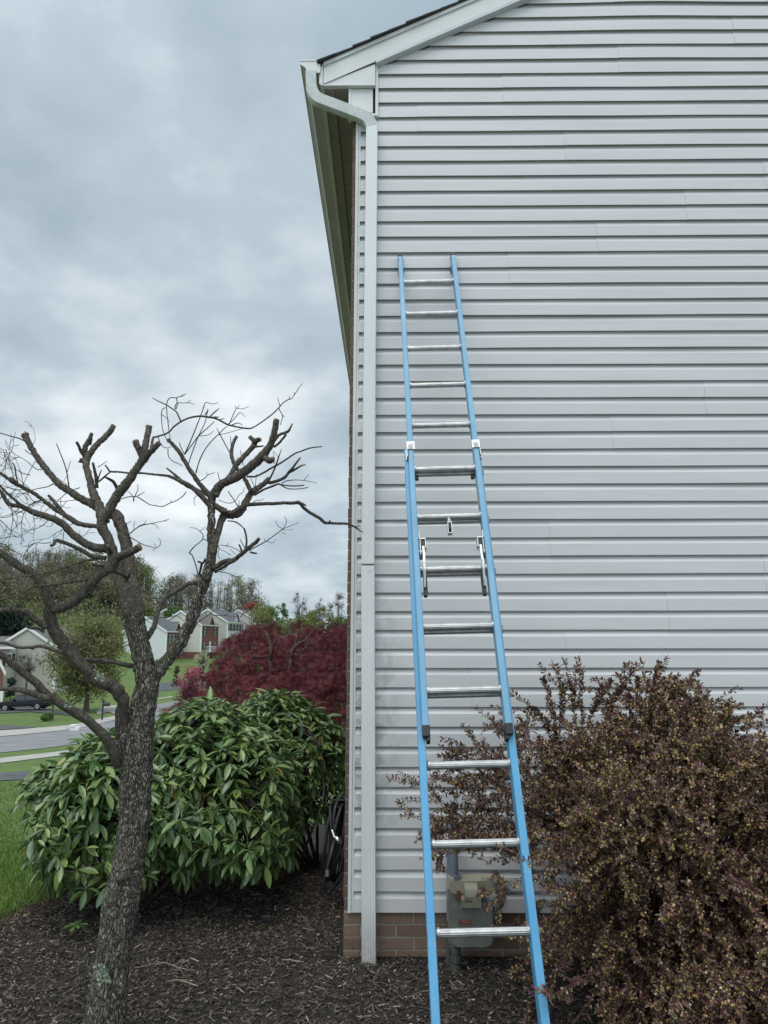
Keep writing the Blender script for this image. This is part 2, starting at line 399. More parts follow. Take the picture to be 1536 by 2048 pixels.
# lying sticks
m_stick = mat('dry_stick', (.16, .12, .085), (.33, .27, .20), 40, .85)
for px, py, ang, ln, lab in [(355, 1973, .15, .11, 'short pale bare stick lying on the mulch, nearest the tree trunk'), (378, 1983, -.5, .13, 'pale stick slanting down on the mulch beside the first short stick'),
                        (585, 1938, -.25, .13, 'straight pale twig lying on mulch halfway between tree and downspout'), (480, 1990, -.8, .08, 'stubby brown stick lying alone in the middle of the mulch')]:
    c = onground(px, py); c[2] = mulch_h(c[0], c[1])+.018; d = np.array([math.cos(ang), math.sin(ang), .03])*ln/2
    mb = MB(); mb.tube([c-d, c-d*.3+[0, .004, .003], c+d*.4, c+d], [.003, .0045, .004, .0025], 6)
    tag(mb.build('stick', m_stick, smooth=True, origin=c), lab, 'stick')
c = onground(345, 1943); mb = MB(); c[2] = mulch_h(c[0], c[1])+.02
mb.tube([c+[-.14, .01, 0], c+[-.05, .01, .01], c, c+[.04, -.04, .005], c+[.16, -.07, 0]], [.002, .003, .0035, .003, .0015], 6)
mb.tube([c, c+[.05, .03, .01], c+[.1, .03, 0]], [.003, .002, .001], 5); mb.tube([c+[.04, -.04, .005], c+[.09, -.1, 0]], [.0025, .001], 5)
tag(mb.build('fallen_twig', m_stick, smooth=True, origin=c), 'thin forked fallen twig lying on the mulch right of the tree trunk', 'twig')

# grass blades on the near lawn
mb = MB(); n = 130000
dep = 4.3+19*rng.random(n)**2.0; u = rng.uniform(-.95, -.30, n); x = u*dep; y = dep-4.411
k = x < np.interp(y, [e[1] for e in edge], [e[0] for e in edge])+rng.normal(0, .03, n)+.02; x, y, dep = x[k], y[k], dep[k]; n = len(x)
A = rotm(rng.uniform(0, 6.28, n), rng.normal(0, .35, n), rng.normal(0, .35, n))
hgt = rng.uniform(.03, .065, n)*(1+.25*np.sin(x*3+y*2)); A = A*np.stack([rng.uniform(.0018, .004, n)*np.clip(dep/6, 1, 2.2), hgt, hgt], -1)[:, None, :]
tv = np.array([(-1, 0, 0), (1, 0, 0), (.75, .06, .5), (-.75, .06, .5), (0, .3, 1)], float)
mbt = np.array([(0, 1, 2, 3)]); P = np.stack([x, y, gh(x, y)-.006], -1)
V = np.einsum('nij,kj->nki', A, tv)+P[:, None, :]
base = (np.arange(n)*5)[:, None]
mb.v.append(V.reshape(-1, 3)); mb.n = n*5
mb.f += [base+np.array([0, 1, 2, 3]), base+np.array([3, 2, 4])]; mb.mi += [np.zeros(n, int)]*2
m_blade = mat('grass_blade', None, None, rough=.6, island=True, trans=.25,
              stops=[(0, (.065, .140, .018)), (.5, (.115, .215, .032)), (.9, (.20, .30, .06)), (1, (.28, .28, .10))])
o = mb.build('grass', m_blade); tag(o, 'short green lawn grass beside the mulch bed', 'grass', kind='stuff')
# brown dead edge tufts
mb = MB(); n = 2600
y = rng.uniform(-.6, 1.25, n); x = np.interp(y, [e[1] for e in edge], [e[0] for e in edge])+rng.normal(.05, .06, n)
A = rotm(rng.uniform(0, 6.28, n), rng.normal(0, .6, n), rng.normal(0, .9, n))*np.stack([np.full(n, .002), rng.uniform(.03, .06, n), rng.uniform(.02, .05, n)], -1)[:, None, :]
mb.inst(np.array([(-1, 0, 0), (1, 0, 0), (0, .4, 1.)]), np.array([(0, 1, 2)]), A, np.stack([x, y, gh(x, y)+.01], -1))
o = mb.build('dead_grass', mat('dead_grass', None, None, rough=.8, island=True, stops=[(0, (.05, .045, .015)), (1, (.17, .13, .06))])); tag(o, 'brown matted dead grass along the edge of the mulch bed', 'grass', kind='stuff')
# ------------------------------------------------------------------ the house
XC = -.262; XS = -.226; EXP = .1143; XR = 8.9; RIDGE = 4.3
house = thing('house', 'two storey house with pale grey horizontal vinyl siding on a low brick base', 'house', (4.3, 5, -.26))
SL = .488
def rake_low(x): return 5.573+SL*x if x < RIDGE else 5.573+SL*(2*RIDGE-x)
PROF = [(.050, .0236), (.050, .0018), (0.0, .0016), (0.0, .0008), (.0012, 0.0), (.040, .0008), (.0740, .0018), (.0743, .0023), (.0830, .0080), (.0930, .0137), (.1010, .0175), (.1070, .0202), (.1120, .0220), (.1143+.050, .0230)]
seam_px = {8: [795], 10: [942], 12: [1132], 14: [1336], 16: [1530], 20: [785], 22: [947], 24: [1225], 26: [1410], 32: [832], 34: [1018], 36: [1194], 38: [1372], 44: [835], 46: [1005], 48: [1237], 50: [1467],
           2: [962], 4: [1180], 6: [1390], 18: [1100], 28: [1590], 30: [700], 40: [1530], 42: [1130]}
rowpx = lambda n_: 1826.4
mb = MB(); ntop = int(7.9/EXP)
for n_ in range(0, ntop):
    z0 = n_*EXP; pair = n_//2*2
    seams = []
    if pair in seam_px:
        for px in seam_px[pair]:
            # find py of this row
            lo, hi = -400, 2200
            for _ in range(40):
                m_ = (lo+hi)/2
                if aty(px, m_, 0)[2] > pair*EXP+EXP: lo = m_
                else: hi = m_
            seams.append(aty(px, lo, 0)[0])
    else: seams = [random.uniform(-.1, 3)]
    s0 = seams[0]; seams = sorted([s0+k*3.66 for k in range(-1, 4) if XS < s0+k*3.66 < XR])
    # row extents
    def ext(z):
        x0 = XS+.0205
        if z > 5.13: x0 = -.065
        if z > 5.55: x0 = max(x0, (z-5.573)/SL)
        return x0, 2*RIDGE-x0 if z > 5.3 else XR
    x0, x1 = ext(z0)
    if x0 >= RIDGE-.1: break
    segs = []; a = x0
    for sx in seams:
        if sx > a+.05 and sx < x1-.05: segs.append((a, sx)); a = sx
    segs.append((a, x1))
    ph = random.uniform(0, 6.28); amp = random.uniform(.0003, .0016)
    r2 = random.Random(pair*31+5); ph2 = r2.uniform(0, 6.28); a2 = r2.uniform(.0004, .0016)
    for si, (a, b) in enumerate(segs):
        off = 0 if si % 2 == 0 else .0024
        bb = b+(.02 if si < len(segs)-1 and off == 0 else 0)
        xs = np.arange(a, bb+.12, .12); xs[-1] = bb
        if len(xs) < 2 or xs[-2] >= bb: xs = np.array([a, bb])
        V = []
        for x_ in xs:
            dz = a2*math.sin(x_*1.7+ph2)+amp*.5*math.sin(x_*4.1+ph); dy = amp*1.1*math.sin(x_*2.3+ph*1.7)+amp*.5*math.sin(x_*6.3+ph2)
            # bow seen near the top right
            if 47 < n_ < 54: dz += .010*math.exp(-((x_-1.9)/.55)**2)*max(0, (n_-47))/5
            for kk, (pz, py_) in enumerate(PROF):
                zz_ = z0+pz+dz; yy_ = py_-off+dy*(1 if kk < 8 else .5)
                V.append((x_, yy_, zz_))
        V = np.array(V).reshape(len(xs), len(PROF), 3)
        # clip ends to rake
        if z0+EXP > 5.55:
            lowx = (V[:, :, 2]-5.573)/SL; hix = 2*RIDGE-lowx
            V[:, :, 0] = np.clip(V[:, :, 0], lowx, np.maximum(hix, lowx+.001))
        i = np.arange(len(xs)-1)[:, None]*len(PROF); j = np.arange(len(PROF)-1)[None]
        mb.add(V.reshape(-1, 3), np.stack([i+j, i+len(PROF)+j, i+len(PROF)+j+1, i+j+1], -1).reshape(-1, 4))
        if off:       # folded ends of the overlapping panel
            for e_ in ((0,) if si == len(segs)-1 else (0, -1)):
                E0 = V[e_]; E1 = E0.copy(); E1[:, 1] += off+.001; K_ = len(PROF); i2 = np.arange(K_-1)
                mb.add(np.concatenate([E0, E1]), np.stack([i2, i2+1, i2+1+K_, i2+K_], -1))
sid = sharp(mb.build('siding', m_siding, house), 14)
# sheathing behind the siding
mb = MB(); mb.prism([(XC+.06, -.01), (XR, -.01), (XR, 5.3), (RIDGE, 5.573+SL*RIDGE), (XC+.06, 5.40)], 1, .029, .05)
mb.build('sheathing', m_dark, house)
# body of the house behind (side, back walls)
mb = MB(); mb.box((XC+.09, .06, -.5), (XR-.02, 10.4, 5.3)); mb.build('inner_wall', m_trim, house)
def lean(o):      # the old corner is a little out of plumb
    for v_ in o.data.vertices:
        if v_.co.z-.26 > 0: v_.co.x += .0046*(v_.co.z-.26)
    return o
# corner post and starter trims
mb = MB(); mb.box((-.2375, -.004, 0.0), (-.219, .03, 5.16)); mb.box((-.219, -.0015, 0.0), (-.2165, .012, 5.14)); mb.box((-.2155, -.0005, 0.0), (-.2035, .012, 5.14))
lean(bev(mb.build('corner_post', m_trim, house), .0015))
# brick foundation course + front brick wall, brick by brick over mortar
bl, bh = .2032, .0677; mj = .010
mb = MB(); z = -.26-.0677*2; r = 0; rows = []
zb = -.0
while zb > -.5: rows.append(zb-bh); zb -= bh
for r, z0 in enumerate(rows):
    x = XC-(.5*bl if r % 2 else 0)
    while x < XR:
        a = max(x, XC)+(0 if x < XC else 0); b = x+bl-mj
        if b > a+.01:
            j = rng.normal(0, .0008, 2)
            mb.box((a, .020+j[0], z0+mj/2), (b, .10, z0+bh-mj/2+j[1]*.5))
        x += bl
o = mb.build('foundation_brick', m_brickb, house); bev(o, .002, 1)
mb = MB(); mb.box((XC+.004, .0255, -.52), (XR, .09, -.002)); mb.build('foundation_mortar', m_mortar, house)
mb = MB(); mbm = MB(); r = 0; z0 = 0.0
while z0 < 5.3:
    yb = .030-(.5*bl if r % 2 else 0)
    while yb < 10.3:
        a = max(yb, .030); b = yb+bl-mj
        if b > a+.01:
            j = rng.normal(0, .0012)
            mb.box((XC+j, a, z0+mj/2), (XC+.06, b, z0+bh-mj/2))
        yb += bl
    r += 1; z0 += bh
lean(mb.build('front_brick', m_brick, house))
mb = MB(); mb.box((XC+.004, .033, -.001), (XC+.058, 10.3, 5.36)); lean(mb.build('front_mortar', m_mortar, house))
mb = MB(); mb.box((XC-.0, .10, -1.5), (XC+.058, 10.3, -.52)); mb.box((XC+.004, .10, -.52), (XC+.058, 10.3, -.003)); mb.build('front_base', m_brickb, house)
# windows of the front wall
m_wglass = mat('dark_glass', (.03, .035, .04), (.05, .055, .06), 1, .08, spec=.8); m_fshut = mat('front_shutter', (.02, .025, .035), rough=.55)
for wy in (3.4, 7.2):
    for wz in (.75, 3.45):
        mb = MB(); xf = XC+.0046*wz
        mb.box((xf-.02, wy-.50, wz), (xf+.0, wy+.50, wz+.06)); mb.box((xf-.02, wy-.50, wz+1.44), (xf+.0, wy+.50, wz+1.5)); mb.box((xf-.02, wy-.50, wz+.06), (xf, wy-.44, wz+1.44)); mb.box((xf-.02, wy+.44, wz+.06), (xf, wy+.50, wz+1.44)); mb.box((xf-.016, wy-.44, wz+.72), (xf, wy+.44, wz+.78))
        wi = mb.build('window', m_trim, house); mb = MB(); mb.box((xf-.008, wy-.44, wz+.06), (xf-.004, wy+.44, wz+1.44)); mb.build('pane', m_wglass, wi)
        for sg in (-1, 1): mb = MB(); mb.box((xf-.03, wy+sg*.72-.18, wz-.02), (xf-.0, wy+sg*.72+.18, wz+1.52)); mb.build('shutter', m_fshut, wi)
# eave: fascia, soffit, gutter
YB = 10.7
mb = MB(); mb.box((-.463, -.045, 5.362), (-.447, YB, 5.53)); mb.box((-.463, -.05, 5.355), (-.438, YB, 5.3625)); bev(mb.build('fascia', m_trim, house), .002)
mb = MB(); mb.box((-.447, .0, 5.364), (XC+.04, YB, 5.372))
yy = .15
while yy < YB:
    mb.box((-.445, yy, 5.358), (XC, yy+.012, 5.3645)); yy += .305
mb.box((-.392, .0, 5.350), (-.368, YB, 5.363)); mb.box((XC-.005, .0, 5.345), (XC+.022, YB, 5.3635))
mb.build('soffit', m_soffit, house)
gp = [(-.464, 5.533), (-.464, 5.447), (-.552, 5.447), (-.556, 5.452), (-.566, 5.485), (-.590, 5.506), (-.605, 5.514), (-.608, 5.540), (-.600, 5.5405), (-.598, 5.533)]
mb = MB(); n = len(gp)
V = [(x_, -.052, z_) for x_, z_ in gp]+[(x_, YB, z_) for x_, z_ in gp]
mb.add(V, [(i, i+1, n+i+1, n+i) for i in range(n-1)])
V2 = [(x_+(.0035 if 0 < i < n-3 else 0)*(1 if x_ < -.47 else -1)*1, 0, z_+.0035*(z_ < 5.46)) for i, (x_, z_) in enumerate(gp)]
mb.add([(a[0], -.052, a[2]) for a in V2]+[(a[0], YB, a[2]) for a in V2], [(i+1, i, n+i, n+i+1) for i in range(n-1)])
mb.prism([(-.464, 5.533), (-.464, 5.447), (-.552, 5.447), (-.566, 5.485), (-.605, 5.514), (-.608, 5.540)], 1, -.058, -.0525)   # end cap
mb.box((-.610, -.0605, 5.538), (-.462, -.0525, 5.5445))
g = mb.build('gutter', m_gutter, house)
mb = MB(); mb.prism([(-.464, 5.535), (-.464, 5.445), (-.553, 5.445), (-.567, 5.485), (-.606, 5.514), (-.609, 5.5375)], 1, -.0625, -.0585); mb.box((-.611, -.066, 5.536), (-.462, -.0588, 5.546)); mb.build('gutter_end_cap', m_trim, house); 
# roof
mb = MB(); nx = 46
t0 = 5.757; y0, y1 = -.075, YB+.1
def course(side):
    k = 0; xl = -.485
    while xl < RIDGE:
        x1_ = min(xl+.125, RIDGE+.0)
        za = t0+SL*xl; zb_ = t0+SL*x1_
        ax, bx = (xl, x1_) if side == 0 else (2*RIDGE-xl, 2*RIDGE-x1_)
        jit = random.uniform(-.006, .006)
        q = [(ax, za-.004), (bx, zb_-.006), (bx, zb_+.004), (ax-(.004 if side == 0 else -.004), za+.011)]
        mb.prism(q, 1, y0+jit, y1); xl += .125
course(0); course(1)
mb.box((-.478, y0+.012, t0+SL*-.48-.010), (-.455, y1, t0+SL*-.46-.002))
mb.build('roof_shingles', m_shingle, house)
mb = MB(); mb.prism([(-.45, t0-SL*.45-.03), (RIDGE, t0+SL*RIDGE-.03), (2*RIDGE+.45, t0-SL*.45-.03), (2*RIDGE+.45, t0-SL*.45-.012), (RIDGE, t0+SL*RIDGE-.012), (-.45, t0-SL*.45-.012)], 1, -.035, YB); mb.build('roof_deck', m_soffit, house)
# rake board: flat band, drip edge and lower trim
mb = MB()
def band(lo, hi, ya, yb_, xa=-.442):
    for sgn in (0, 1):
        X = lambda x_: x_ if sgn == 0 else 2*RIDGE-x_
        mb.prism([(X(xa), 5.573+SL*xa+lo), (X(RIDGE), 5.573+SL*RIDGE+lo), (X(RIDGE), 5.573+SL*RIDGE+hi), (X(xa), 5.573+SL*xa+hi)], 1, ya, yb_)
band(.020, .158, -.044, -.012); band(.150, .1775, -.056, -.012)
mb.build('rake_board', m_trim, house)
mb = MB(); band(-.004, .0225, -.050, .004, -.075)
mb.build('rake_trim', mat('trim_edge', (.50, .53, .54), (.58, .61, .62), 5, .4), house)
# boxed eave return
mb = MB(); mb.prism([(-.442, 5.366), (-.081, 5.366), (-.081, 5.573-SL*.081-.006), (-.442, 5.573-SL*.442+.018)], 1, -.040, -.014)
mb.prism([(-.447, 5.370), (-.47, 5.370), (-.47, 5.50), (-.447, 5.512)], 1, -.047, -.038)
mb.box((-.446, -.046, 5.356), (-.079, -.012, 5.3665))
# thin lip following the rake's lower edge over the box
mb.prism([(-.44, 5.573-SL*.44+.012), (-.083, 5.573-SL*.083+.012), (-.083, 5.573-SL*.083+.0215), (-.44, 5.573-SL*.44+.0215)], 1, -.0475, -.0435)
bev(mb.build('eave_return', m_trim, house), .001, 1)
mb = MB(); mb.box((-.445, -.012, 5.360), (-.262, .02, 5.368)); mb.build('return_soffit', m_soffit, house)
mb = MB(); mb.box((-.262, -.016, 5.165), (-.096, .0, 5.352)); mb.box((-.266, -.022, 5.10), (-.2475, .0, 5.352)); bev(mb.build('frieze_panel', m_trim, house), .001, 1)
mb = MB(); mb.box((-.096, .004, 5.165), (-.0785, .016, 5.36)); mb.build('frieze_gap', m_dark, house)
mb = MB(); mb.box((-.0785, -.018, 5.140), (-.058, .01, 5.535)); mb.box((-.13, -.018, 5.140), (-.0785, .01, 5.158)); bev(mb.build('side_channel', m_trim, house), .001, 1)
# downspout, corrugated, swept in the x-z plane
def spout(path, wd, dp, name, material, parent, crimp=False, ribs=5):
    P = np.array(path, float); n = len(P); T = np.gradient(P, axis=0); T /= np.linalg.norm(T, axis=1)[:, None]
    # cross-section (u across, v = depth)
    cs = []
    hw, hd = wd/2, dp/2
    m_ = 31
    for k in range(m_):
        u = -hw+.006+(wd-.012)*k/(m_-1)
        cs.append((u, -hd+(.0020*(.5-.5*math.cos((k/(m_-1))*ribs*2*math.pi)) if 1 < k < m_-2 else 0)))
    cs += [(hw-.002, -hd+.002), (hw, -hd+.006), (hw, hd-.006), (hw-.006, hd), (-hw+.006, hd), (-hw, hd-.006), (-hw, -hd+.006), (-hw+.002, -hd+.002)]
    mb = MB(); V = []
    for i in range(n):
        U = np.array([T[i][2], 0, -T[i][0]]); U = -U
        sc_ = 1.0
        if crimp: sc_ = 1+.035*(i % 2)
        for (u, v) in cs: V.append(P[i]+U*u*sc_+np.array([0, v*sc_, 0]))
    c = len(cs); i = np.arange(n-1)[:, None]*c; j = np.arange(c)[None]; j2 = (j+1) % c
    mb.add(V, np.stack([i+j, i+j2, i+c+j2, i+c+j], -1).reshape(-1, 4))
    return sharp(mb.build(name, material, parent), 50)
Yd = -.045
def im(px, py): return aty(px, py, Yd)
pts = [im(622, 146), im(623, 176)]
bend1 = [im(*p) for p in [(623, 176), (624.5, 183), (627, 189.5), (631, 195), (636.5, 199.5), (643, 203)]]
diag = [im(641, 202), im(722, 232.5)]
bend2 = [im(*p) for p in [(720, 232), (727, 235), (733.5, 239), (738.5, 244.5), (742, 250.5), (743.6, 257)]]
def dense(pl, m_):
    P = np.array(pl); s = np.concatenate([[0], np.cumsum(np.linalg.norm(np.diff(P, axis=0), axis=1))]); q = np.linspace(0, s[-1], m_)
    return np.stack([np.interp(q, s, P[:, k]) for k in range(3)], -1)
bt = im(738, 1949); mid = im(736, 1132)
ds = spout(dense([mid+[0, 0, -.0], bt], 4), .0815, .0595, 'downspout', m_spout, house)
spout(dense([im(743.8, 254), mid+[0, 0, .012]], 4), .080, .058, 'upper_pipe', m_spout, ds)
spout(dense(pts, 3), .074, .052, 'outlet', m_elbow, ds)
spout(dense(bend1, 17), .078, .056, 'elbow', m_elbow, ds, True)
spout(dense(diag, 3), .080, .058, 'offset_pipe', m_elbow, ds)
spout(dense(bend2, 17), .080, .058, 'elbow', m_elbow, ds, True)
mb = MB(); mb.tube([mid+[.012, -.036, -.03], mid+[.012, -.031, -.03]], .004, 10); mb.build('screw', m_elbow, ds)
# garden hose on its hanger at the front brick wall, round the corner
hook = thing('hose_hanger', 'black metal hose hanger fixed low on the front brick wall round the corner', 'hose hanger', (-.27, 1.0, .75))
m_black = mat('black_rubber', (.012, .012, .014), (.025, .025, .028), 10, .45)
m_steel = mat('chromed_steel', (.55, .56, .57), (.7, .7, .7), 20, .25, metal=1.0)
hc = aty(668, 1650, .75)
mb = MB(); mb.tube([(XC, .75, hc[2]+.16), (hc[0]-.02, .75, hc[2]+.16), (hc[0]-.065, .75, hc[2]+.20), (hc[0]-.065, .75, hc[2]+.27)], .008, 8); mb.box((XC-.006, .68, hc[2]+.05), (XC, .82, hc[2]+.22))
mb.build('bracket', m_black, hook)
mb = MB(); mb.tube([(hc[0]-.065, .75+.13*math.sin(a), hc[2]+.17+.09*math.cos(a)) for a in np.linspace(-2.2, 2.2, 14)], .006, 8); mb.build('rim', m_black, hook)
hose = thing('garden_hose', 'coiled black garden hose hanging on its wall hanger beside the brick corner', 'garden hose', (hc[0], .75, hc[2]))
mb = MB()
for k in range(7):
    rx_ = .11+.010*(k % 3); rz = .21+.022*((k*5) % 4); cx_ = hc[0]-.020+.022*(k % 4)+.02; 
    rr = rx_
    mb.tube([(cx_+.045*math.sin(a*1+k)-.05*max(0, -math.cos(a)), .75+rr*math.sin(a), hc[2]-.10+rz*math.cos(a)+(.0)) for a in np.linspace(0, 2*math.pi, 30)], .0125, 8, cap=False)
mb.tube([(hc[0]+.02, .62, hc[2]-.05), (hc[0]-.05, .60, hc[2]-.30), (hc[0]-.05, .60, hc[2]-.36), (hc[0]-.02, .62, hc[2]-.40), (XC-.02, .66, hc[2]-.25)], .0125, 8)
mb.build('hose', m_black, hose, smooth=True)
e0 = aty(655, 1752, .60); mb = MB(); mb.tube([e0+[.0, 0, .04], e0], [.012, .014], 8); mb.build('coupling', mat('brass_fitting', (.55, .5, .42), rough=.35, metal=.8), hose)
mb = MB(); p0 = aty(665, 1660, .60); p1 = aty(670, 1674, .58); p2 = aty(683, 1686, .58)
for k in range(9):
    q = p0+(p1-p0)*k/8; mb.tube([q+[0, 0, .003], q-[0, 0, .003]], .014, 10)
mb.tube([p1, (p1+p2)/2, p2], [.013, .022, .016], 10); mb.build('nozzle', m_steel, hose, smooth=True)
# ------------------------------------------------------------------ extension ladder
LD = np.array([.0223, -.3951, -.9184]); LD /= np.linalg.norm(LD)      # down the ladder
LX = np.array([1, 0, .0243]); LX -= LD*(LX@LD); LX /= np.linalg.norm(LX)
LN = np.cross(LX, LD); LN /= np.linalg.norm(LN)
if LN[1] > 0: LN = -LN                                               # toward the climber (camera side)
LP = np.array([.271, -.099, 3.844])
def lp(s, x, n): return LP+LD*s+LX*x+LN*n
ladder = thing('extension_ladder', 'tall blue fibreglass extension ladder with aluminium rungs leaning on the siding', 'ladder', tuple(lp(4.43, 0, -.03)))
def fibre_extra(t, c, v):
    s = nn(t, 'ShaderNodeMapRange'); s.inputs['From Min'].default_value = .56; s.inputs['From Max'].default_value = .66
    t.links.new(noise(t, v, 22, 5, .7), s.inputs[0]); 
    c = mixc(t, mth(t, 'MULTIPLY', s.outputs[0], .5), c, (.20, .34, .42))
    mp = nn(t, 'ShaderNodeMapping'); mp.inputs['Scale'].default_value = (1, 1, .22); t.links.new(v, mp.inputs[0])
    a_ = ramp(t, noise(t, mp.outputs[0], 95, 5, .75), [(.60, (0, 0, 0)), (.70, (1, 1, 1))]); c = mixc(t, mth(t, 'MULTIPLY', a_, .45), c, (.42, .50, .52))
    b_ = ramp(t, noise(t, v, 13, 6, .8), [(.60, (0, 0, 0)), (.74, (1, 1, 1))]); return mixc(t, mth(t, 'MULTIPLY', b_, .45), c, (.10, .12, .11))
m_fly = mat('faded_blue_fibreglass', (.15, .34, .50), (.20, .40, .57), 6, .5, .15, 60, stretch=(1, 1, .3), bdist=.002, extra=fibre_extra)
m_base = mat('blue_fibreglass', (.085, .31, .53), (.12, .37, .60), 6, .42, .1, 60, stretch=(1, 1, .3), bdist=.002, extra=fibre_extra)
def alum_extra(t, c, v):
    s = nn(t, 'ShaderNodeMapRange'); s.inputs['From Min'].default_value = .5; s.inputs['From Max'].default_value = .75
    mp = nn(t, 'ShaderNodeMapping'); mp.inputs['Scale'].default_value = (.35, 1, 1); t.links.new(v, mp.inputs[0])
    t.links.new(noise(t, mp.outputs[0], 40, 5, .7), s.inputs[0]); return mixc(t, mth(t, 'MULTIPLY', s.outputs[0], .45), c, (.28, .28, .26))
m_alum = mat('scuffed_aluminium', (.38, .38, .375), (.53, .53, .52), 25, .43, .25, 80, metal=.85, bdist=.001, extra=alum_extra, rvar=.1)
def rail(side, s0, s1, xin, flange, web, nc, material, name, xo=0.0):
    # C channel, web on the inner side, flanges pointing outward ; nc = offset of the centre toward climber
    th = .004; sg = side; W = web/2; Fl = flange
    prof = [(0, W), (Fl, W), (Fl, W-.006), (th, W-th-.001), (th, -W+th+.001), (Fl, -W+.006), (Fl, -W), (0, -W)]
    prof = [(0, W-.003), (.003, W), (Fl-.0015, W), (Fl, W-.0015), (Fl, W-.006), (Fl-.002, W-.0065), (th+.004, W-th-.001), (th, W-th-.006), (th, -W+th+.006), (th+.004, -W+th+.001), (Fl-.002, -W+.0065), (Fl, -W+.006), (Fl, -W+.0015), (Fl-.0015, -W), (.003, -W), (0, -W+.003)]
    mb = MB(); n = len(prof); V = []
    for s_ in (s0, s1):
        for (a, b) in prof: V.append(lp(s_, sg*(xin+a)+xo, nc+b))
    F = [(i, (i+1) % n, n+(i+1) % n, n+i) for i in range(n)]+[tuple(range(n)), tuple(range(2*n-1, n-1, -1))]
    mb.add(V, F); return sharp(mb.build(name, material, ladder), 30)
SB = 4.43
FX, BX, NF, NB = .1625, .1755, .0, -.034; BO = -.0045
for sg in (-1, 1):
    rail(sg, -.235, 2.915, FX, .0285, .062, NF, m_fly, 'fly_rail')
    rail(sg, 1.38, SB-.03, BX, .031, .072, NB, m_base, 'base_rail', BO)
def rung(k, half, nc, ds=0.0):
    mb = MB(); s = .3048*k+ds; sides = 28; r = .0165
    V = []
    xs = [-half-.012, -half, -half, half, half, half+.012]
    rs = [r*.9, r*.9, 1.0, 1.0, r*.9, r*.9]
    xs = [-half, half]
    for x_ in xs:
        for j in range(sides*2):
            a = 2*math.pi*j/(sides*2); rr = r*(1-.045*(j % 4 >= 2))
            ca, sa = math.cos(a), math.sin(a)
            V.append(lp(s-sa*rr*.98 , x_, nc+ca*rr*.92))
    c = sides*2; j = np.arange(c); j2 = (j+1) % c
    mb.add(V, np.stack([j, j2, c+j2, c+j], -1))
    return mb.build('rung', m_alum, ladder)
def collar(k, half, nc, ds=0.0, outer=.0):
    for sg in (-1, 1):
        mb = MB(); s = .3048*k+ds
        mb.tube([lp(s, sg*(half-.007), nc), lp(s, sg*(half+.001), nc)], .0225, 20)
        mb.tube([lp(s, sg*(half+.004), nc), lp(s, sg*(half+.011), nc)], [.021, .017], 20)
        if outer: mb.tube([lp(s, sg*(half+.004), nc), lp(s, sg*(half+outer), nc)], [.014, .014], 16); mb.tube([lp(s, sg*(half+outer-.003), nc), lp(s, sg*(half+outer+.004), nc)], [.024, .019], 20)
        mb.build('rung_collar', m_alum, ladder, smooth=False)
for k in range(10): rung(k, FX, NF); collar(k, FX, NF)
for k in range(5, 15): rung(k, BX, NB, .006); collar(k, BX-.004, NB, .006, .036)
m_cap = mat('black_plastic', (.010, .010, .011), (.02, .02, .022), 8, .5)
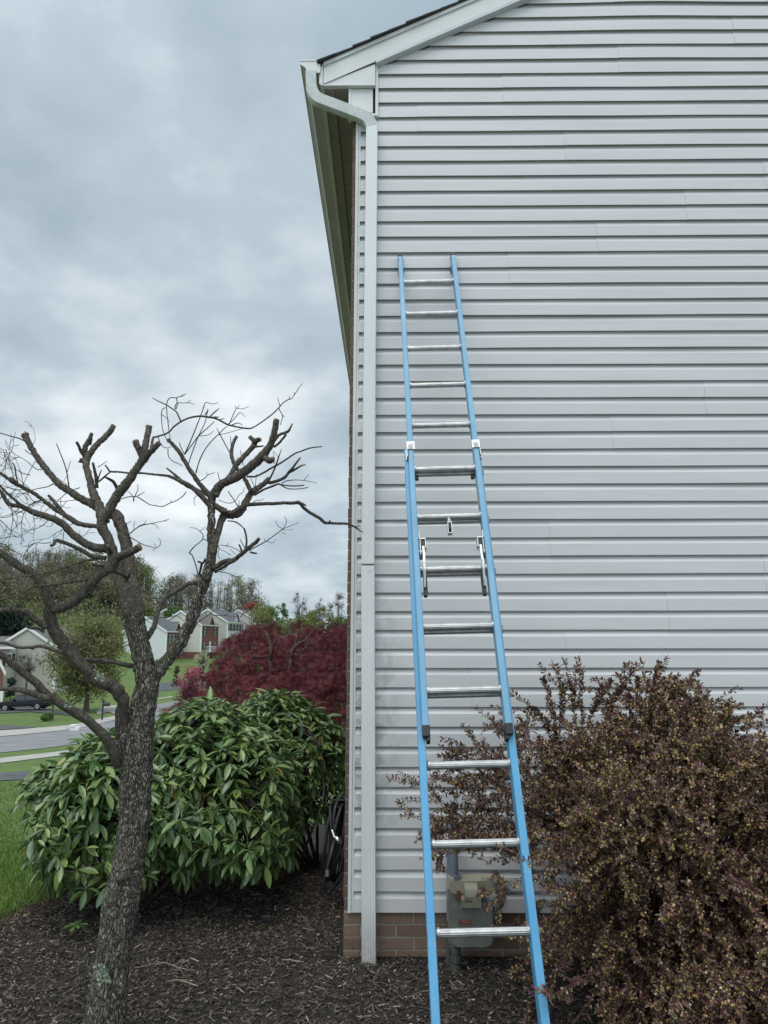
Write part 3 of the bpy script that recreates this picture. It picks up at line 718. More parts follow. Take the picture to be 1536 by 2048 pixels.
for sg in (-1, 1):
    mb = MB(); c = lp(-.242, sg*(FX+.014), NF); mb.obox(c, LX, LD, LN, .0165, .010, .034); c = lp(-.195, sg*(FX+.013), NF-.040); mb.obox(c, LX, LD, LN, .0185, .055, .012)
    bev(mb.build('top_cap', m_cap, ladder), .003)
    mb = MB(); c = lp(2.925, sg*(FX+.0135), NF); mb.obox(c, LX, LD, LN, .0165, .024, .033); c = lp(2.945, sg*(FX+.005), NF-.004); mb.obox(c, LX, LD, LN, .008, .022, .028)
    bev(mb.build('bottom_cap', m_cap, ladder), .003)
    # guide bracket wrapping the fly rail
    mb = MB(); s = 1.385; t = .0025
    xo = FX+.0285; 
    mb.obox(lp(s, sg*(FX+.0145), NF+.0345), LX, LD, LN, .0225, .028, t)            # front plate
    mb.obox(lp(s+.025, sg*(xo+.006), NF-.012), LX, LD, LN, t, .050, .047)            # outer plate
    mb.obox(lp(s, sg*(FX+.0145), NF+.030), LX, LD, LN, .0225, .002, .0045)
    mb.obox(lp(s+.045, sg*(xo+.010), NF-.002), LX, LD, LN, .004, .035, .012)
    bev(mb.build('guide_bracket', m_alum, ladder), .0015)
    mb = MB(); mb.obox(lp(1.395, sg*(FX+.0145), NF+.0375), LX, LD, LN, .013, .016, .0008); mb.build('bracket_plate', mat('worn_label', (.30, .30, .28), (.6, .6, .58), 120, .6), ladder)
    # rung lock: cast body, hook arm and finger
    x = FX-.018; s = .3048*7
    mb = MB()
    mb.obox(lp(s-.155, sg*(x-.003), NF+.018), LX, LD, LN, .013, .004, .022); mb.obox(lp(s-.13, sg*(x-.015), NF+.018), LX, LD, LN, .0025, .03, .02)
    mb.obox(lp(s-.115, sg*(x+.011), NF+.018), LX, LD, LN, .0025, .05, .02); mb.obox(lp(s-.14, sg*(x+.006), NF+.003), LX, LD, LN, .010, .025, .003)
    mb.obox(lp(s-.085, sg*(x+.010), NF+.014), LX, LD, LN, .009, .003, .016)
    mb.obox(lp(s-.178, sg*(x+.0145), NF+.02), LX, LD, LN, .003, .02, .014)
    mb.tube([lp(s-.115, sg*(x-.021), NF+.018), lp(s-.115, sg*(x+.016), NF+.018)], .007, 12)
    bev(mb.build('rung_lock', m_alum, ladder), .001, 1)
    mb = MB(); mb.obox(lp(s-.130, sg*(x-.003), NF+.022), LX, LD, LN, .009, .022, .012); mb.obox(lp(s-.07, sg*(x+.010), NF+.016), LX, LD, LN, .006, .018, .010); mb.build('lock_spring', m_cap, ladder)
    mb = MB(); P = [(s-.11, x-.003, .026), (s-.05, x-.004, .034), (s-.02, x-.002, .036), (s+.02, x-.002, .034), (s+.075, x-.001, .020), (s+.10, x, .010)]
    for (a, b) in zip(P[:-1], P[1:]):
        A_ = lp(a[0], sg*a[1], NF+a[2]); B_ = lp(b[0], sg*b[1], NF+b[2]); d = B_-A_; ln = np.linalg.norm(d); d /= ln; nn_ = np.cross(LX, d)
        mb.obox((A_+B_)/2, LX, d, nn_, .0055, ln/2+.002, .010)
    mb.build('lock_arm', m_alum, ladder)
    mb = MB(); mb.obox(lp(s+.085, sg*(x-.004), NF-.004), LX, LD, LN, .010, .045, .011); mb.obox(lp(s+.125, sg*(x-.003), NF-.006), LX, LD, LN, .009, .02, .012); bev(mb.build('lock_tongue', m_cap, ladder), .003)
    # foot pad
    mb = MB(); mb.obox(lp(SB-.02, sg*(BX+.018), NB), LX, [0, 0, 1], [0, 1, 0], .022, .012, .05); mb.build('foot', m_cap, ladder)
    mb = MB(); mb.obox(lp(.3048*5+.035, sg*(FX-.012), NF-.03), LX, LD, LN, .010, .011, .010); mb.build('rung_bumper', m_cap, ladder)
# pulley
s = .3048*6
mb = MB(); mb.tube([lp(s+.012, 0, NF+.006), lp(s+.04, 0, NF+.006)], .006, 8); mb.tube([lp(s+.03, -.008, NF+.006), lp(s+.03, .008, NF+.006)], .009, 12)
for sg in (-1, 1): mb.obox(lp(s+.075, sg*.009, NF+.006), LX, LD, LN, .0015, .034, .013)
mb.obox(lp(s+.108, 0, NF+.006), LX, LD, LN, .0105, .002, .013); mb.obox(lp(s+.042, 0, NF+.006), LX, LD, LN, .0105, .002, .011)
pu = mb.build('pulley', m_alum, ladder)
mb = MB(); mb.tube([lp(s+.078, -.0065, NF+.006), lp(s+.078, .0065, NF+.006)], .024, 20); mb.build('pulley_wheel', m_cap, ladder)
# yellow warning sticker remains on the inner web of the right rail
mb = MB(); mb.obox(lp(.3048*5+.17, FX-.0006, NF+.004), LN, LD, LX, .017, .085, .0004); mb.build('sticker', mat('yellow_sticker', (.42, .42, .12), (.20, .34, .42), 90, .6), ladder)
# ------------------------------------------------------------------ gas meter
YM = -.16
def gm(px, py, Y=YM): return aty(px, py, Y)
m_gm = mat('meter_grey_green', (.16, .172, .145), (.205, .215, .18), 8, .5, .2, 200, bdist=.001)
m_gmt = mat('meter_beige', (.32, .30, .22), (.38, .36, .27), 8, .5)
m_pipe = mat('grey_pipe', (.15, .17, .20), (.21, .235, .265), 8, .5, .2, 120, bdist=.001)
gb = gm(940, 1940); meter = thing('gas_meter', 'grey-green domestic gas meter with beige index box on the wall behind the ladder', 'gas meter', (gb[0], YM, -.26))
def rrect(x0, x1, z0, z1, r, n=5):
    P = []
    for (cx_, cz_, a0) in ((x1-r, z0+r, -90), (x1-r, z1-r, 0), (x0+r, z1-r, 90), (x0+r, z0+r, 180)):
        for k in range(n+1):
            a = R_(a0+90*k/n); P.append((cx_+r*math.cos(a), cz_+r*math.sin(a)))
    return P
a = gm(901, 1893); b = gm(983, 1772)
x0, x1, z0, z1 = a[0], b[0], a[2], b[2]
mb = MB(); mb.prism(rrect(x0+.003, x1-.004, z0+.02, z1-.006, .035), 1, YM+.012, YM+.13); bev(mb.build('back_case', m_gm, meter), .006)
a2 = gm(901, 1896, YM-.03); b2 = gm(986, 1808, YM-.03)
mb = MB(); mb.prism(rrect(a2[0], b2[0], a2[2], b2[2], .05), 1, YM-.012, YM+.016); mb.prism(rrect(a2[0]+.010, b2[0]-.010, a2[2]+.010, b2[2]-.010, .042), 1, YM-.030, YM-.010)
bev(mb.build('front_cover', m_gm, meter), .005)
mb = MB()
for px, py in [(905, 1872), (905, 1834), (925, 1892), (962, 1892), (983, 1872), (983, 1832)]:
    c = gm(px, py, YM-.02); mb = MB(); mb.tube([c, c+[0, -.012, 0]], .007, 10); mb.build('cover_bolt', m_gm, meter)
c0 = gm(916, 1822, YM-.04); c1 = gm(944, 1852, YM-.04)
mb = MB(); mb.prism(rrect(c0[0], c1[0], c1[2], c0[2], .008), 1, YM-.034, YM-.028); bev(mb.build('badge_plate', m_gm, meter), .002)
c0 = gm(917, 1840, YM-.04); c1 = gm(942, 1850, YM-.04)
mb = MB(); mb.box((c0[0], YM-.0355, c1[2]), (c1[0], YM-.0345, c0[2])); mb.build('red_label', mat('red_label', (.28, .045, .03), (.20, .06, .05), 200, .5), meter)
mb = MB(); 
for q, (wa, wb) in ((.25, (.1, .9)), (.6, (.25, .85))):
    zc = c1[2]+(c0[2]-c1[2])*(1-q); mb.box((c0[0]+(c1[0]-c0[0])*wa, YM-.0362, zc-.0012), (c0[0]+(c1[0]-c0[0])*wb, YM-.0357, zc+.0012))
mb.build('label_lines', m_gmt, meter)
c0 = gm(923, 1797, YM-.06); c1 = gm(962, 1817, YM-.06)
mb = MB(); mb.prism([(YM, c1[2]), (YM-.062, c1[2]), (YM-.066, c0[2]), (YM, c0[2])], 0, c0[0], c1[0]); ix = mb.build('index_box', m_gmt, meter); bev(ix, .004)
c2 = gm(928, 1772, YM-.06); c3 = gm(956, 1797, YM-.06)
mb = MB(); n = 12
prof = [(YM, c3[2])]+[(YM-.055*math.sin(R_(90*k/8))**.8-.012, c3[2]+(c2[2]-c3[2])*math.cos(R_(90*k/8))) for k in range(8, -1, -1)]+[(YM, c2[2])]
mb.prism(prof, 0, c2[0], c3[0]); bev(mb.build('index_hood', m_gmt, meter), .006)
d0 = gm(930, 1800, YM-.069); d1 = gm(944, 1805, YM-.069)
mb = MB(); mb.box((d0[0], YM-.0665, d1[2]), (d1[0], YM-.0655, d0[2])); mb.build('counter_window', m_dark, meter)
mb = MB()
for k in range(4):
    xx = d0[0]+(d1[0]-d0[0])*(k+.5)/4; mb.box((xx-.0028, YM-.0673, d1[2]+.003), (xx+.0028, YM-.0668, d0[2]-.003))
mb.build('counter_digits', m_gmt, meter)
d0 = gm(914, 1783, YM-.03); d1 = gm(921, 1803, YM-.03); mb = MB(); mb.box((d0[0], YM-.03, d1[2]), (d1[0], YM-.01, d0[2])); mb.build('seal_tag', mat('rust_red', (.22, .06, .03), (.12, .04, .03), 60, .7), meter)
# top casting
t0_ = gm(900, 1766); t1_ = gm(984, 1784)
mb = MB(); mb.prism(rrect(t0_[0], t1_[0], t1_[2], t0_[2]+.008, .022), 1, YM-.01, YM+.10); mb.tube([(t0_[0]+.02, YM+.04, t0_[2]-.04), (t0_[0]+.02, YM+.04, t0_[2]+.03)], [.04, .033], 18); mb.tube([(t1_[0]-.02, YM+.04, t0_[2]-.04), (t1_[0]-.02, YM+.04, t0_[2]+.03)], [.04, .033], 18)
bev(mb.build('top_casting', m_gmt, meter), .006)
# pipes
p0 = gm(909, 1768, YM+.04); p1 = gm(908, 1690, YM+.04)
mb = MB(); mb.tube([p0, p1, p1+[0, .02, .05], p1+[0, .09, .075], p1+[0, .16, .08]], [.0225]*5, 16)
mb.tube([p0+[0, 0, .02], p0+[0, 0, .05]], .036, 8); mb.tube([p0+[0, 0, -.02], p0+[0, 0, .012]], .040, 18); mb.tube([p0+[-.03, .03, -.2], p1+[-.022, .06, 0]], .016, 12)
mb.build('outlet_pipe', m_pipe, meter, smooth=False)
q0 = gm(911, 1893, YM+.04); q1 = gm(911, 1952, YM+.04)
mb = MB(); mb.tube([q1, q0], .022, 14); mb.tube([q0+[0, 0, -.075], q0+[0, 0, -.04]], .031, 8); mb.tube([q0+[0, 0, -.13], q0+[0, 0, -.095]], .030, 8); mb.tube([q0+[0, 0, -.03], q0+[0, 0, .0]], .028, 12)
mb.tube([q0+[-.04, 0, -.0], q0+[-.0, 0, .0]], .014, 10); mb.obox(q0+[-.045, -.0, .02], (1, 0, 0), (0, 1, 0), (0, 0, 1), .006, .014, .035)
mb.tube([q1+[-.03, .09, -.02], q0+[-.03, .09, -.05]], .018, 12)
mb.build('inlet_pipe', mat('dark_pipe', (.07, .08, .07), (.12, .12, .10), 15, .6, .3, 100, bdist=.002), meter)
rg = gm(988, 1797, YM+.02)
mb = MB()
prof = [(.0, .050), (.012, .062), (.03, .066), (.04, .062), (.052, .045), (.075, .030), (.10, .024)]
mb.tube([rg+[0, -p_[0]+.03, 0] for p_ in prof], [p_[1] for p_ in prof], 22); mb.tube([rg+[0, 0, -.09], rg+[0, 0, .09]], .02, 12); mb.tube([rg+[0, .02, .04], rg+[.07, .02, .05], rg+[.09, .02, .02]], .016, 10)
mb.build('regulator', m_pipe, meter, smooth=False)
# ------------------------------------------------------------------ pruned bare tree
def bark_mat(name, near):
    m = bpy.data.materials.new(name); m.use_nodes = True; t = m.node_tree; p = t.nodes['Principled BSDF']
    tcn = nn(t, 'ShaderNodeTexCoord'); mp = nn(t, 'ShaderNodeMapping'); mp.inputs['Scale'].default_value = (1, 1, .36 if near else .35)
    t.links.new(tcn.outputs['Object'], mp.inputs[0])
    nz = nn(t, 'ShaderNodeTexNoise'); nz.inputs['Scale'].default_value = 30; nz.inputs['Detail'].default_value = 4; t.links.new(mp.outputs[0], nz.inputs['Vector'])
    ad = nn(t, 'ShaderNodeVectorMath', operation='MULTIPLY_ADD'); t.links.new(nz.outputs[1], ad.inputs[0]); ad.inputs[1].default_value = (.05, .05, .08); t.links.new(mp.outputs[0], ad.inputs[2])
    vo = nn(t, 'ShaderNodeTexVoronoi', feature='DISTANCE_TO_EDGE'); vo.inputs['Scale'].default_value = 84 if near else 130; t.links.new(ad.outputs[0], vo.inputs['Vector'])
    vc = nn(t, 'ShaderNodeTexVoronoi'); vc.inputs['Scale'].default_value = 84 if near else 130; t.links.new(ad.outputs[0], vc.inputs['Vector'])
    crack = ramp(t, vo.outputs[0], [(0, (.0, .0, .0)), (.09, (.5, .5, .5)), (.3, (1, 1, 1))])
    plate = ramp(t, noise(t, tcn.outputs['Object'], 26, 5, .7), [(.3, (.18, .155, .125)), (.5, (.34, .30, .25)), (.72, (.56, .51, .44))])
    col = mixc(t, crack, (.014, .011, .009), plate)
    sv = nn(t, 'ShaderNodeSeparateColor'); t.links.new(vc.outputs['Color'], sv.inputs[0]); col = mixc(t, .55, col, ramp(t, sv.outputs[0], [(0, (.11, .095, .075)), (.5, (.30, .265, .215)), (1, (.52, .47, .40))]), 'MIX'); col = mixc(t, crack, (.03, .025, .020), col)
    ln = ramp(t, noise(t, tcn.outputs['Object'], 7, 3, .6), [(.5, (0, 0, 0)), (.68, (1, 1, 1))])
    col = mixc(t, mth(t, 'MULTIPLY', ln, .35), col, (.17, .175, .10))
    if not near:
        fine = ramp(t, noise(t, tcn.outputs['Object'], 40, 5, .7), [(.35, (.05, .042, .034)), (.6, (.13, .11, .088)), (.75, (.28, .245, .20))])
        col = mixc(t, .6, col, fine)
    t.links.new(col, p.inputs['Base Color']); p.inputs['Roughness'].default_value = .9; p.inputs['Specular IOR Level'].default_value = .25
    hh = mth(t, 'ADD', mth(t, 'MULTIPLY', crack, .7 if near else .35), mth(t, 'MULTIPLY', noise(t, tcn.outputs['Object'], 120, 4, .7), .5))
    bn = nn(t, 'ShaderNodeBump'); bn.inputs['Strength'].default_value = 1.0; bn.inputs['Distance'].default_value = .012 if near else .007
    t.links.new(hh, bn.inputs['Height']); t.links.new(bn.outputs[0], p.inputs['Normal']); return m
m_bark = bark_mat('blocky_bark', True); m_limb = bark_mat('limb_bark', False)
m_cut = mat('cut_wood', (.16, .10, .065), (.30, .21, .14), 60, .9, .5, 100, bdist=.002)
TD = 3.5
tb = atd(200, 2110, TD); tb = np.array([tb[0], TD-4.411, -.27])
tree = thing('pruned_tree', 'bare heavily pruned tree with rough blocky bark standing in the mulch', 'tree', tuple(tb))
WK = [.44]
def smooth_path(P, W, D, k=5):
    P = np.array(P, float); n = len(P)
    if n < 3: 
        q = np.linspace(0, n-1, (n-1)*k+1)
    else: q = np.linspace(0, n-1, (n-1)*k+1)
    def cr(A):
        A = np.asarray(A, float); A = np.concatenate([[2*A[0]-A[1]], A, [2*A[-1]-A[-2]]]); o = []
        for t_ in q:
            i = min(int(t_), n-2); f = t_-i; p0, p1, p2, p3 = A[i:i+4]
            o.append(.5*((2*p1)+(-p0+p2)*f+(2*p0-5*p1+4*p2-p3)*f*f+(-p0+3*p1-3*p2+p3)*f**3))
        return np.array(o)
    return cr(P), np.maximum(cr(W), .4), cr(D)
def limb(mb, spec, d0, d1, sides=12, rn=.03, k=5, knob=0.0):
    P = [(a[0], a[1]) for a in spec]; n = len(spec)
    W = []; last = None
    ws = [(i, a[2]) for i, a in enumerate(spec) if len(a) > 2]
    W = np.interp(range(n), [i for i, _ in ws], [w_ for _, w_ in ws])
    s = np.concatenate([[0], np.cumsum(np.hypot(*np.diff(np.array(P, float), axis=0).T))]); D = d0+(d1-d0)*s/s[-1]
    PP, WW, DD = smooth_path(P, W, D, k)
    wob = rng.normal(0, 1, (len(PP), 2)); wob[0] = 0
    PP = PP+wob*np.minimum(WW*.03, .8)[:, None]
    X = np.array([atd(p[0], p[1], d) for p, d in zip(PP, DD)])
    Rr = np.array([w_*WK[0]*np.linalg.norm(x_-CAM)/np.linalg.norm(ray(*p))/FPX for w_, x_, p in zip(WW, X, PP)])
    Rr *= 1+rng.normal(0, knob, len(Rr)) if knob else 1
    mb.tube(X, Rr, sides, rn=rn)
    return X, Rr
def cutend(mb, spec, d, f=.98):
    (x1, y1), (x0, y0), w_ = spec
    A = atd(x1, y1, d); B = atd(x0, y0, d); v = (A-B)/np.linalg.norm(A-B); r = w_/2*np.linalg.norm(A-CAM)/FPX*f
    mb.tube([A-v*.004, A+v*.004], [r, r*.93], 12, rn=.08)
mb = MB()
limb(mb, [(198, 2130, 112), (209, 2048, 94), (226, 1917, 76), (243, 1798, 79), (257, 1727, 68), (270, 1631, 69), (272, 1560, 70), (274, 1490, 73), (283, 1425, 60), (294, 1373, 50), (290, 1340, 46), (278, 1285, 45), (267, 1230, 44)], 3.5, 3.5, 34, .022, 10, .012)
limb(mb, [(262, 1560, 40), (252, 1490, 44), (246, 1465, 32), (243, 1428, 26)], 3.48, 3.44, 20, .03, 6)
limb(mb, [(292, 1400, 44), (300, 1365, 34), (318, 1340, 30), (338, 1316, 27), (365, 1277, 28), (385, 1235, 26), (400, 1186, 25), (413, 1155, 24), (424, 1107, 22), (423, 1069, 19), (423, 1026, 17), (423, 992, 18)], 3.5, 3.55, 22, .025, 7, .01)
WK[0] = .475; tk = mb.build('trunk', m_bark, tree, smooth=True)
# bark relief as true geometry
sb = tk.modifiers.new('sub', 'SUBSURF'); sb.levels = 1; sb.render_levels = 1; sb.subdivision_type = 'SIMPLE'
tx = bpy.data.textures.new('bark_relief', 'VORONOI'); tx.noise_scale = .017; tx.distance_metric = 'DISTANCE'
dm = tk.modifiers.new('relief', 'DISPLACE'); dm.texture = tx; dm.strength = .006; dm.mid_level = .5; dm.texture_coords = 'LOCAL'
mb = MB()
LB = [
 ([(267,1235,44),(263,1200,44),(260,1165,34),(258,1126,27),(250,1080,25),(242,1052,24),(232,1030,24),(215,1028,20),(208,1024,18)], 3.5, 3.6),
 ([(266,1235,34),(250,1195,30),(240,1160,26),(238,1130,16),(240,1112,9)], 3.5, 3.52),
 ([(244,1462,28),(242,1425,25),(247,1405,26),(234,1381,27),(214,1366,27),(193,1360,26),(167,1334,27),(135,1298,27),(109,1261,25),(99,1230,24),(96,1199,22),(83,1168,20),(65,1147,18),(34,1129,17),(0,1105,15),(-60,1070,12)], 3.45, 3.0),
 ([(234,1535,14),(226,1504,20),(208,1472,20),(169,1436,19),(125,1410,18),(99,1392,16),(65,1360,15),(31,1334,14),(0,1308,13),(-60,1275,11)], 3.42, 2.95),
 ([(99,1398,14),(78,1391,12),(39,1380,11),(0,1377,9),(-40,1376,8)], 3.12, 3.0),
 ([(125,1305,8),(98,1297,7),(81,1292,7),(60,1295,6),(34,1294,6),(5,1286,6),(-30,1292,5)], 3.15, 3.0),
 ([(91,1256,14),(80,1245,14),(65,1235,14),(55,1226,13),(42,1221,12),(20,1220,12),(-30,1221,11)], 3.17, 3.0),
 ([(88,1264,6),(75,1257,6),(62,1256,6),(54,1252,6),(50,1243,3),(48,1237,1.5)], 3.17, 3.1),
 ([(264,1332,11),(245,1328,10),(221,1323,9),(195,1321,9),(174,1319,9)], 3.5, 3.35),
 ([(97,1212,22),(112,1217,21),(130,1212,21),(146,1204,21),(165,1186,20),(182,1165,20),(203,1147,20),(221,1134,22),(228,1120,24),(224,1100,22),(216,1078,21),(207,1062,21),(203,1050,22),(207,1036,22),(220,1016,21),(229,1000,20),(238,986,20),(247,974,20),(261,956,18),(273,938,17),(281,926,17),(286,917,18)], 3.2, 3.15),
 ([(228,1118,18),(240,1112,17),(255,1106,16),(268,1101,16),(279,1094,15)], 3.19, 3.1),
 ([(286,920,14),(281,905,14),(276,895,14),(271,884,13)], 3.15, 3.13),
 ([(286,920,14),(290,895,14),(294,875,13),(298,854,13)], 3.15, 3.2),
 ([(288,922,14),(297,907,13),(308,897,12),(318,887,11)], 3.15, 3.1),
 ([(302,900,6),(304,886,6),(307,874,4.5)], 3.15, 3.2),
 ([(210,1045,20),(206,1026,18),(192,1013,17),(180,1006,17),(163,998,16),(146,987,15),(130,977,14),(117,967,14),(105,954,13),(96,943,13),(85,929,13),(76,917,12),(67,903,12),(60,891,12),(55,880,13),(50,870,15)], 3.5, 3.55),
 ([(203,1035,20),(200,1016,20),(193,1003,19),(188,990,18),(183,976,16),(180,961,15),(175,944,14),(172,927,14),(176,915,13),(183,903,13),(195,888,12),(205,879,12),(214,870,12),(222,860,12),(227,852,10)], 3.3, 3.45),
 ([(173,925,11),(169,907,11),(171,893,11),(178,880,9),(184,866,7)], 3.42, 3.4),
 ([(171,915,7),(163,904,7),(158,893,6),(153,884,6)], 3.42, 3.36),
 ([(180,890,5),(182,882,5),(184,870,4)], 3.42, 3.4),
 ([(176,922,13),(166,922,10),(159,921,10)], 3.43, 3.42),
 ([(194,976,7),(192,955,7),(189,940,6),(186,925,5)], 3.35, 3.3),
 ([(194,965,4),(198,952,3),(203,940,2)], 3.35, 3.3),
 ([(197,1052,9),(175,1050,8),(156,1045,8),(142,1036,8),(130,1029,8),(120,1018,8),(112,1008,8),(104,998,7),(96,990,5)], 3.2, 3.1),
 ([(196,1053,9),(175,1051,9),(154,1047,9),(133,1034,8),(115,1021,8),(100,1010,8),(86,1000,8),(73,990,8),(60,982,8),(43,973,8),(26,964,8),(12,954,7),(0,946,6),(-40,925,5)], 3.2, 2.95),
 ([(30,966,10),(24,961,12),(18,957,8)], 3.0, 2.98),
 ([(216,1097,18),(198,1096,18),(182,1092,17),(165,1083,16),(151,1073,16),(138,1061,15),(125,1047,15),(112,1040,14),(96,1034,14),(80,1029,13),(65,1024,12),(50,1016,11),(39,1011,10),(26,1011,9),(16,1006,9),(8,994,8),(0,982,7),(-30,950,6)], 3.2, 3.0),
 ([(45,1013,7),(30,1000,6),(14,986,5),(0,972,4),(-20,960,3)], 3.05, 2.95),
 ([(212,1116,9),(195,1114,9),(182,1112,9),(170,1104,9),(156,1097,9),(141,1090,8),(125,1084,8),(112,1081,8),(108,1088,7),(101,1092,6)], 3.2, 3.05),
 ([(200,1137,6),(190,1144,6),(182,1152,6),(168,1160,6),(146,1163,6),(120,1167,5),(99,1170,5),(80,1171,4.5),(65,1173,4),(52,1182,4),(39,1189,4),(20,1195,4.5),(0,1200,5),(-20,1204,5)], 3.2, 3.0),
 ([(212,1114,6),(190,1119,5),(167,1122,5),(140,1131,4.5),(117,1139,4),(98,1144,4),(78,1148,3.5),(40,1154,3),(0,1159,3)], 3.2, 2.95),
 ([(226,1140,9),(236,1146,7),(246,1150,6),(252,1156,6)], 3.2, 3.4),
 ([(216,1128,9),(203,1131,7),(192,1130,6),(184,1127,5)], 3.2, 3.1),
 ([(226,1112,10),(218,1098,9),(215,1092,8)], 3.19, 3.1),
 ([(252,1163,5),(257,1152,6),(262,1146,4)], 3.45, 3.3),
 # right fork
 ([(423,1000,18),(430,982,17),(443,969,17),(456,962,18),(472,955,19),(490,942,19),(506,929,19),(520,917,19),(532,903,17),(541,890,15),(546,875,14),(550,858,13),(553,841,13)], 3.55, 3.4),
 ([(532,916,14),(540,922,13),(546,917,10)], 3.43, 3.38),
 ([(550,880,6),(558,870,6),(568,866,6),(576,863,6),(581,855,4),(585,847,2.5)], 3.42, 3.35),
 ([(548,894,5),(557,887,5),(566,877,5),(572,869,5)], 3.42, 3.36),
 ([(432,992,13),(438,980,12),(448,965,11),(460,952,11),(468,938,11),(475,926,12),(488,913,11),(500,900,11),(508,890,12),(511,880,12)], 3.53, 3.62),
 ([(510,884,8),(504,878,9),(501,875,8)], 3.6, 3.6), ([(510,884,10),(516,880,10),(520,879,9)], 3.6, 3.58),
 ([(508,894,4),(518,893,4),(527,892,3)], 3.6, 3.58),
 ([(424,996,10),(412,982,10),(400,969,10),(388,952,10),(377,935,9),(368,920,9),(360,906,9),(348,892,8),(337,880,7)], 3.54, 3.5),
 ([(420,1014,10),(410,1000,11),(397,986,11),(383,974,10),(369,966,10),(352,958,8),(337,952,6),(320,950,5),(300,948,4.5),(280,946,4.5),(262,947,4.5),(240,944,4),(221,943,4),(215,936,3.5),(210,930,3)], 3.54, 3.4),
 ([(421,995,7),(405,984,7),(388,978,8),(372,970,8),(362,960,6),(348,948,5),(333,936,3)], 3.54, 3.5),
 ([(424,1109,15),(431,1085,14),(437,1062,14),(442,1042,15),(452,1029,17),(465,1030,17),(478,1026,16),(486,1016,15),(492,1003,15),(500,989,14),(508,981,13),(518,975,12),(530,966,11),(538,956,9)], 3.52, 3.7),
 ([(430,1010,12),(440,1018,13),(452,1024,15)], 3.54, 3.56),
 ([(502,985,9),(494,966,9),(484,950,8),(473,936,8),(466,922,8),(463,910,8),(464,896,7.5),(468,882,7),(473,874,7)], 3.63, 3.7),
 ([(538,966,7),(554,962,7),(569,955,6.5),(578,944,6),(586,935,5),(594,924,4),(601,915,3)], 3.68, 3.6),
 ([(577,945,5),(588,940,5),(598,934,4),(604,931,3),(611,929,2)], 3.65, 3.6),
 ([(509,990,5),(526,980,4.5),(546,972,4.5),(556,968,4),(564,970,3),(585,972,3),(608,971,2.5)], 3.66, 3.55),
 ([(562,970,3),(575,977,2.5),(595,978,2),(616,975,2)], 3.6, 3.5),
 ([(563,968,2),(572,962,2),(590,960,1.8),(608,961,1.5),(634,966,1)], 3.6, 3.5), ([(608,960,1.5),(613,954,1.2),(618,949,1)], 3.55, 3.5),
 ([(494,953,4),(510,953,4),(526,946,4),(543,936,4),(558,928,4),(575,917,3.5),(590,907,3.5),(601,903,3),(620,896,3),(644,893,2.2)], 3.5, 3.3),
 ([(534,968,4),(541,955,4),(549,938,3.5),(556,918,3),(563,898,1.5)], 3.67, 3.6),
 ([(458,1028,10),(470,1022,9),(486,1012,9),(500,1009,8),(515,1008,8),(545,1007,7),(572,1006,7),(588,1006,7),(598,1005,8),(606,1014,7),(615,1022,7),(630,1031,7),(640,1037,7),(649,1045,6.5),(660,1046,6),(675,1047,5.5),(692,1047,5),(701,1050,4.5),(710,1054,4),(720,1061,3),(727,1065,1.5)], 3.55, 3.95),
 ([(598,1005,6),(606,1008,5),(612,1011,3)], 3.7, 3.68), ([(710,1054,2.5),(716,1052,2.5),(721,1051,1.5)], 3.92, 3.9), ([(658,1046,4),(660,1041,3)], 3.8, 3.78),
 ([(428,1136,12),(442,1127,11),(455,1121,10),(466,1121,10),(478,1112,9),(489,1103,9),(497,1096,9),(506,1089,8),(512,1084,8),(518,1078,7)], 3.52, 3.35),
 ([(430,1142,8),(445,1135,7),(458,1126,7),(470,1121,6)], 3.52, 3.42),
 ([(500,1104,4),(508,1106,4),(514,1107,3)], 3.4, 3.4), ([(484,1106,4),(482,1098,4),(478,1089,3.5)], 3.42, 3.4),
 ([(492,1097,4),(493,1080,4),(491,1066,4),(488,1057,4)], 3.4, 3.35),
 ([(488,1057,2.2),(480,1049,2),(470,1043,2),(455,1041,1.5)], 3.35, 3.4),
 ([(396,1170,9),(391,1165,10),(375,1168,9),(359,1178,9),(343,1188,9),(328,1199,9),(320,1213,9),(315,1228,10),(311,1243,10),(307,1256,11),(299,1269,12),(290,1282,12),(284,1296,12)], 3.7, 3.52),
 ([(294,1268,12),(287,1264,10),(283,1262,9)], 3.54, 3.5),
 ([(414,1160,6),(400,1150,5),(402,1135,5),(404,1126,5)], 3.5, 3.4), ([(404,1128,5),(411,1120,4),(408,1119,6)], 3.4, 3.38), ([(404,1126,4),(396,1123,4)], 3.4, 3.38),
]
for spec, d0, d1 in LB: limb(mb, spec, d0, d1, 12, .04, 5, .02)
mb.build('limbs', m_limb, tree, smooth=True)
mb = MB()
for sp_, d in [(((50,869),(55,882),14),3.55),(((227,851),(214,870),9),3.45),(((271,883),(276,895),13),3.13),(((298,853),(294,875),13),3.2),(((319,886),(308,897),11),3.1),(((280,1093),(262,1103),14),3.1),
              (((553,840),(550,858),12),3.4),(((511,879),(508,890),11),3.62),(((546,917),(540,922),9),3.38),(((473,873),(468,882),6.5),3.7),(((337,879),(348,892),6.5),3.5),(((518,1077),(506,1089),6.5),3.35),(((174,1319),(195,1321),8.5),3.35),(((521,879),(516,880),8),3.58),(((500,874),(504,878),8),3.6)]: mb = MB(); cutend(mb, sp_, d); mb.build('cut_end', m_cut, tree)
# old knot on the trunk
kc = atd(241, 1762, 3.42)
mb = MB(); kr = ray(239, 1760); kd = CAM+kr*((3.5-.105)/kr[1]); mb.tube([kd+[0, .02, 0], kd+[0, -.0, 0], kd+[0, -.004, 0], kd+[0, .006, 0]], [.020, .018, .013, .009], 14, rn=.05)
mb.build('knot', m_limb, tree, smooth=True)
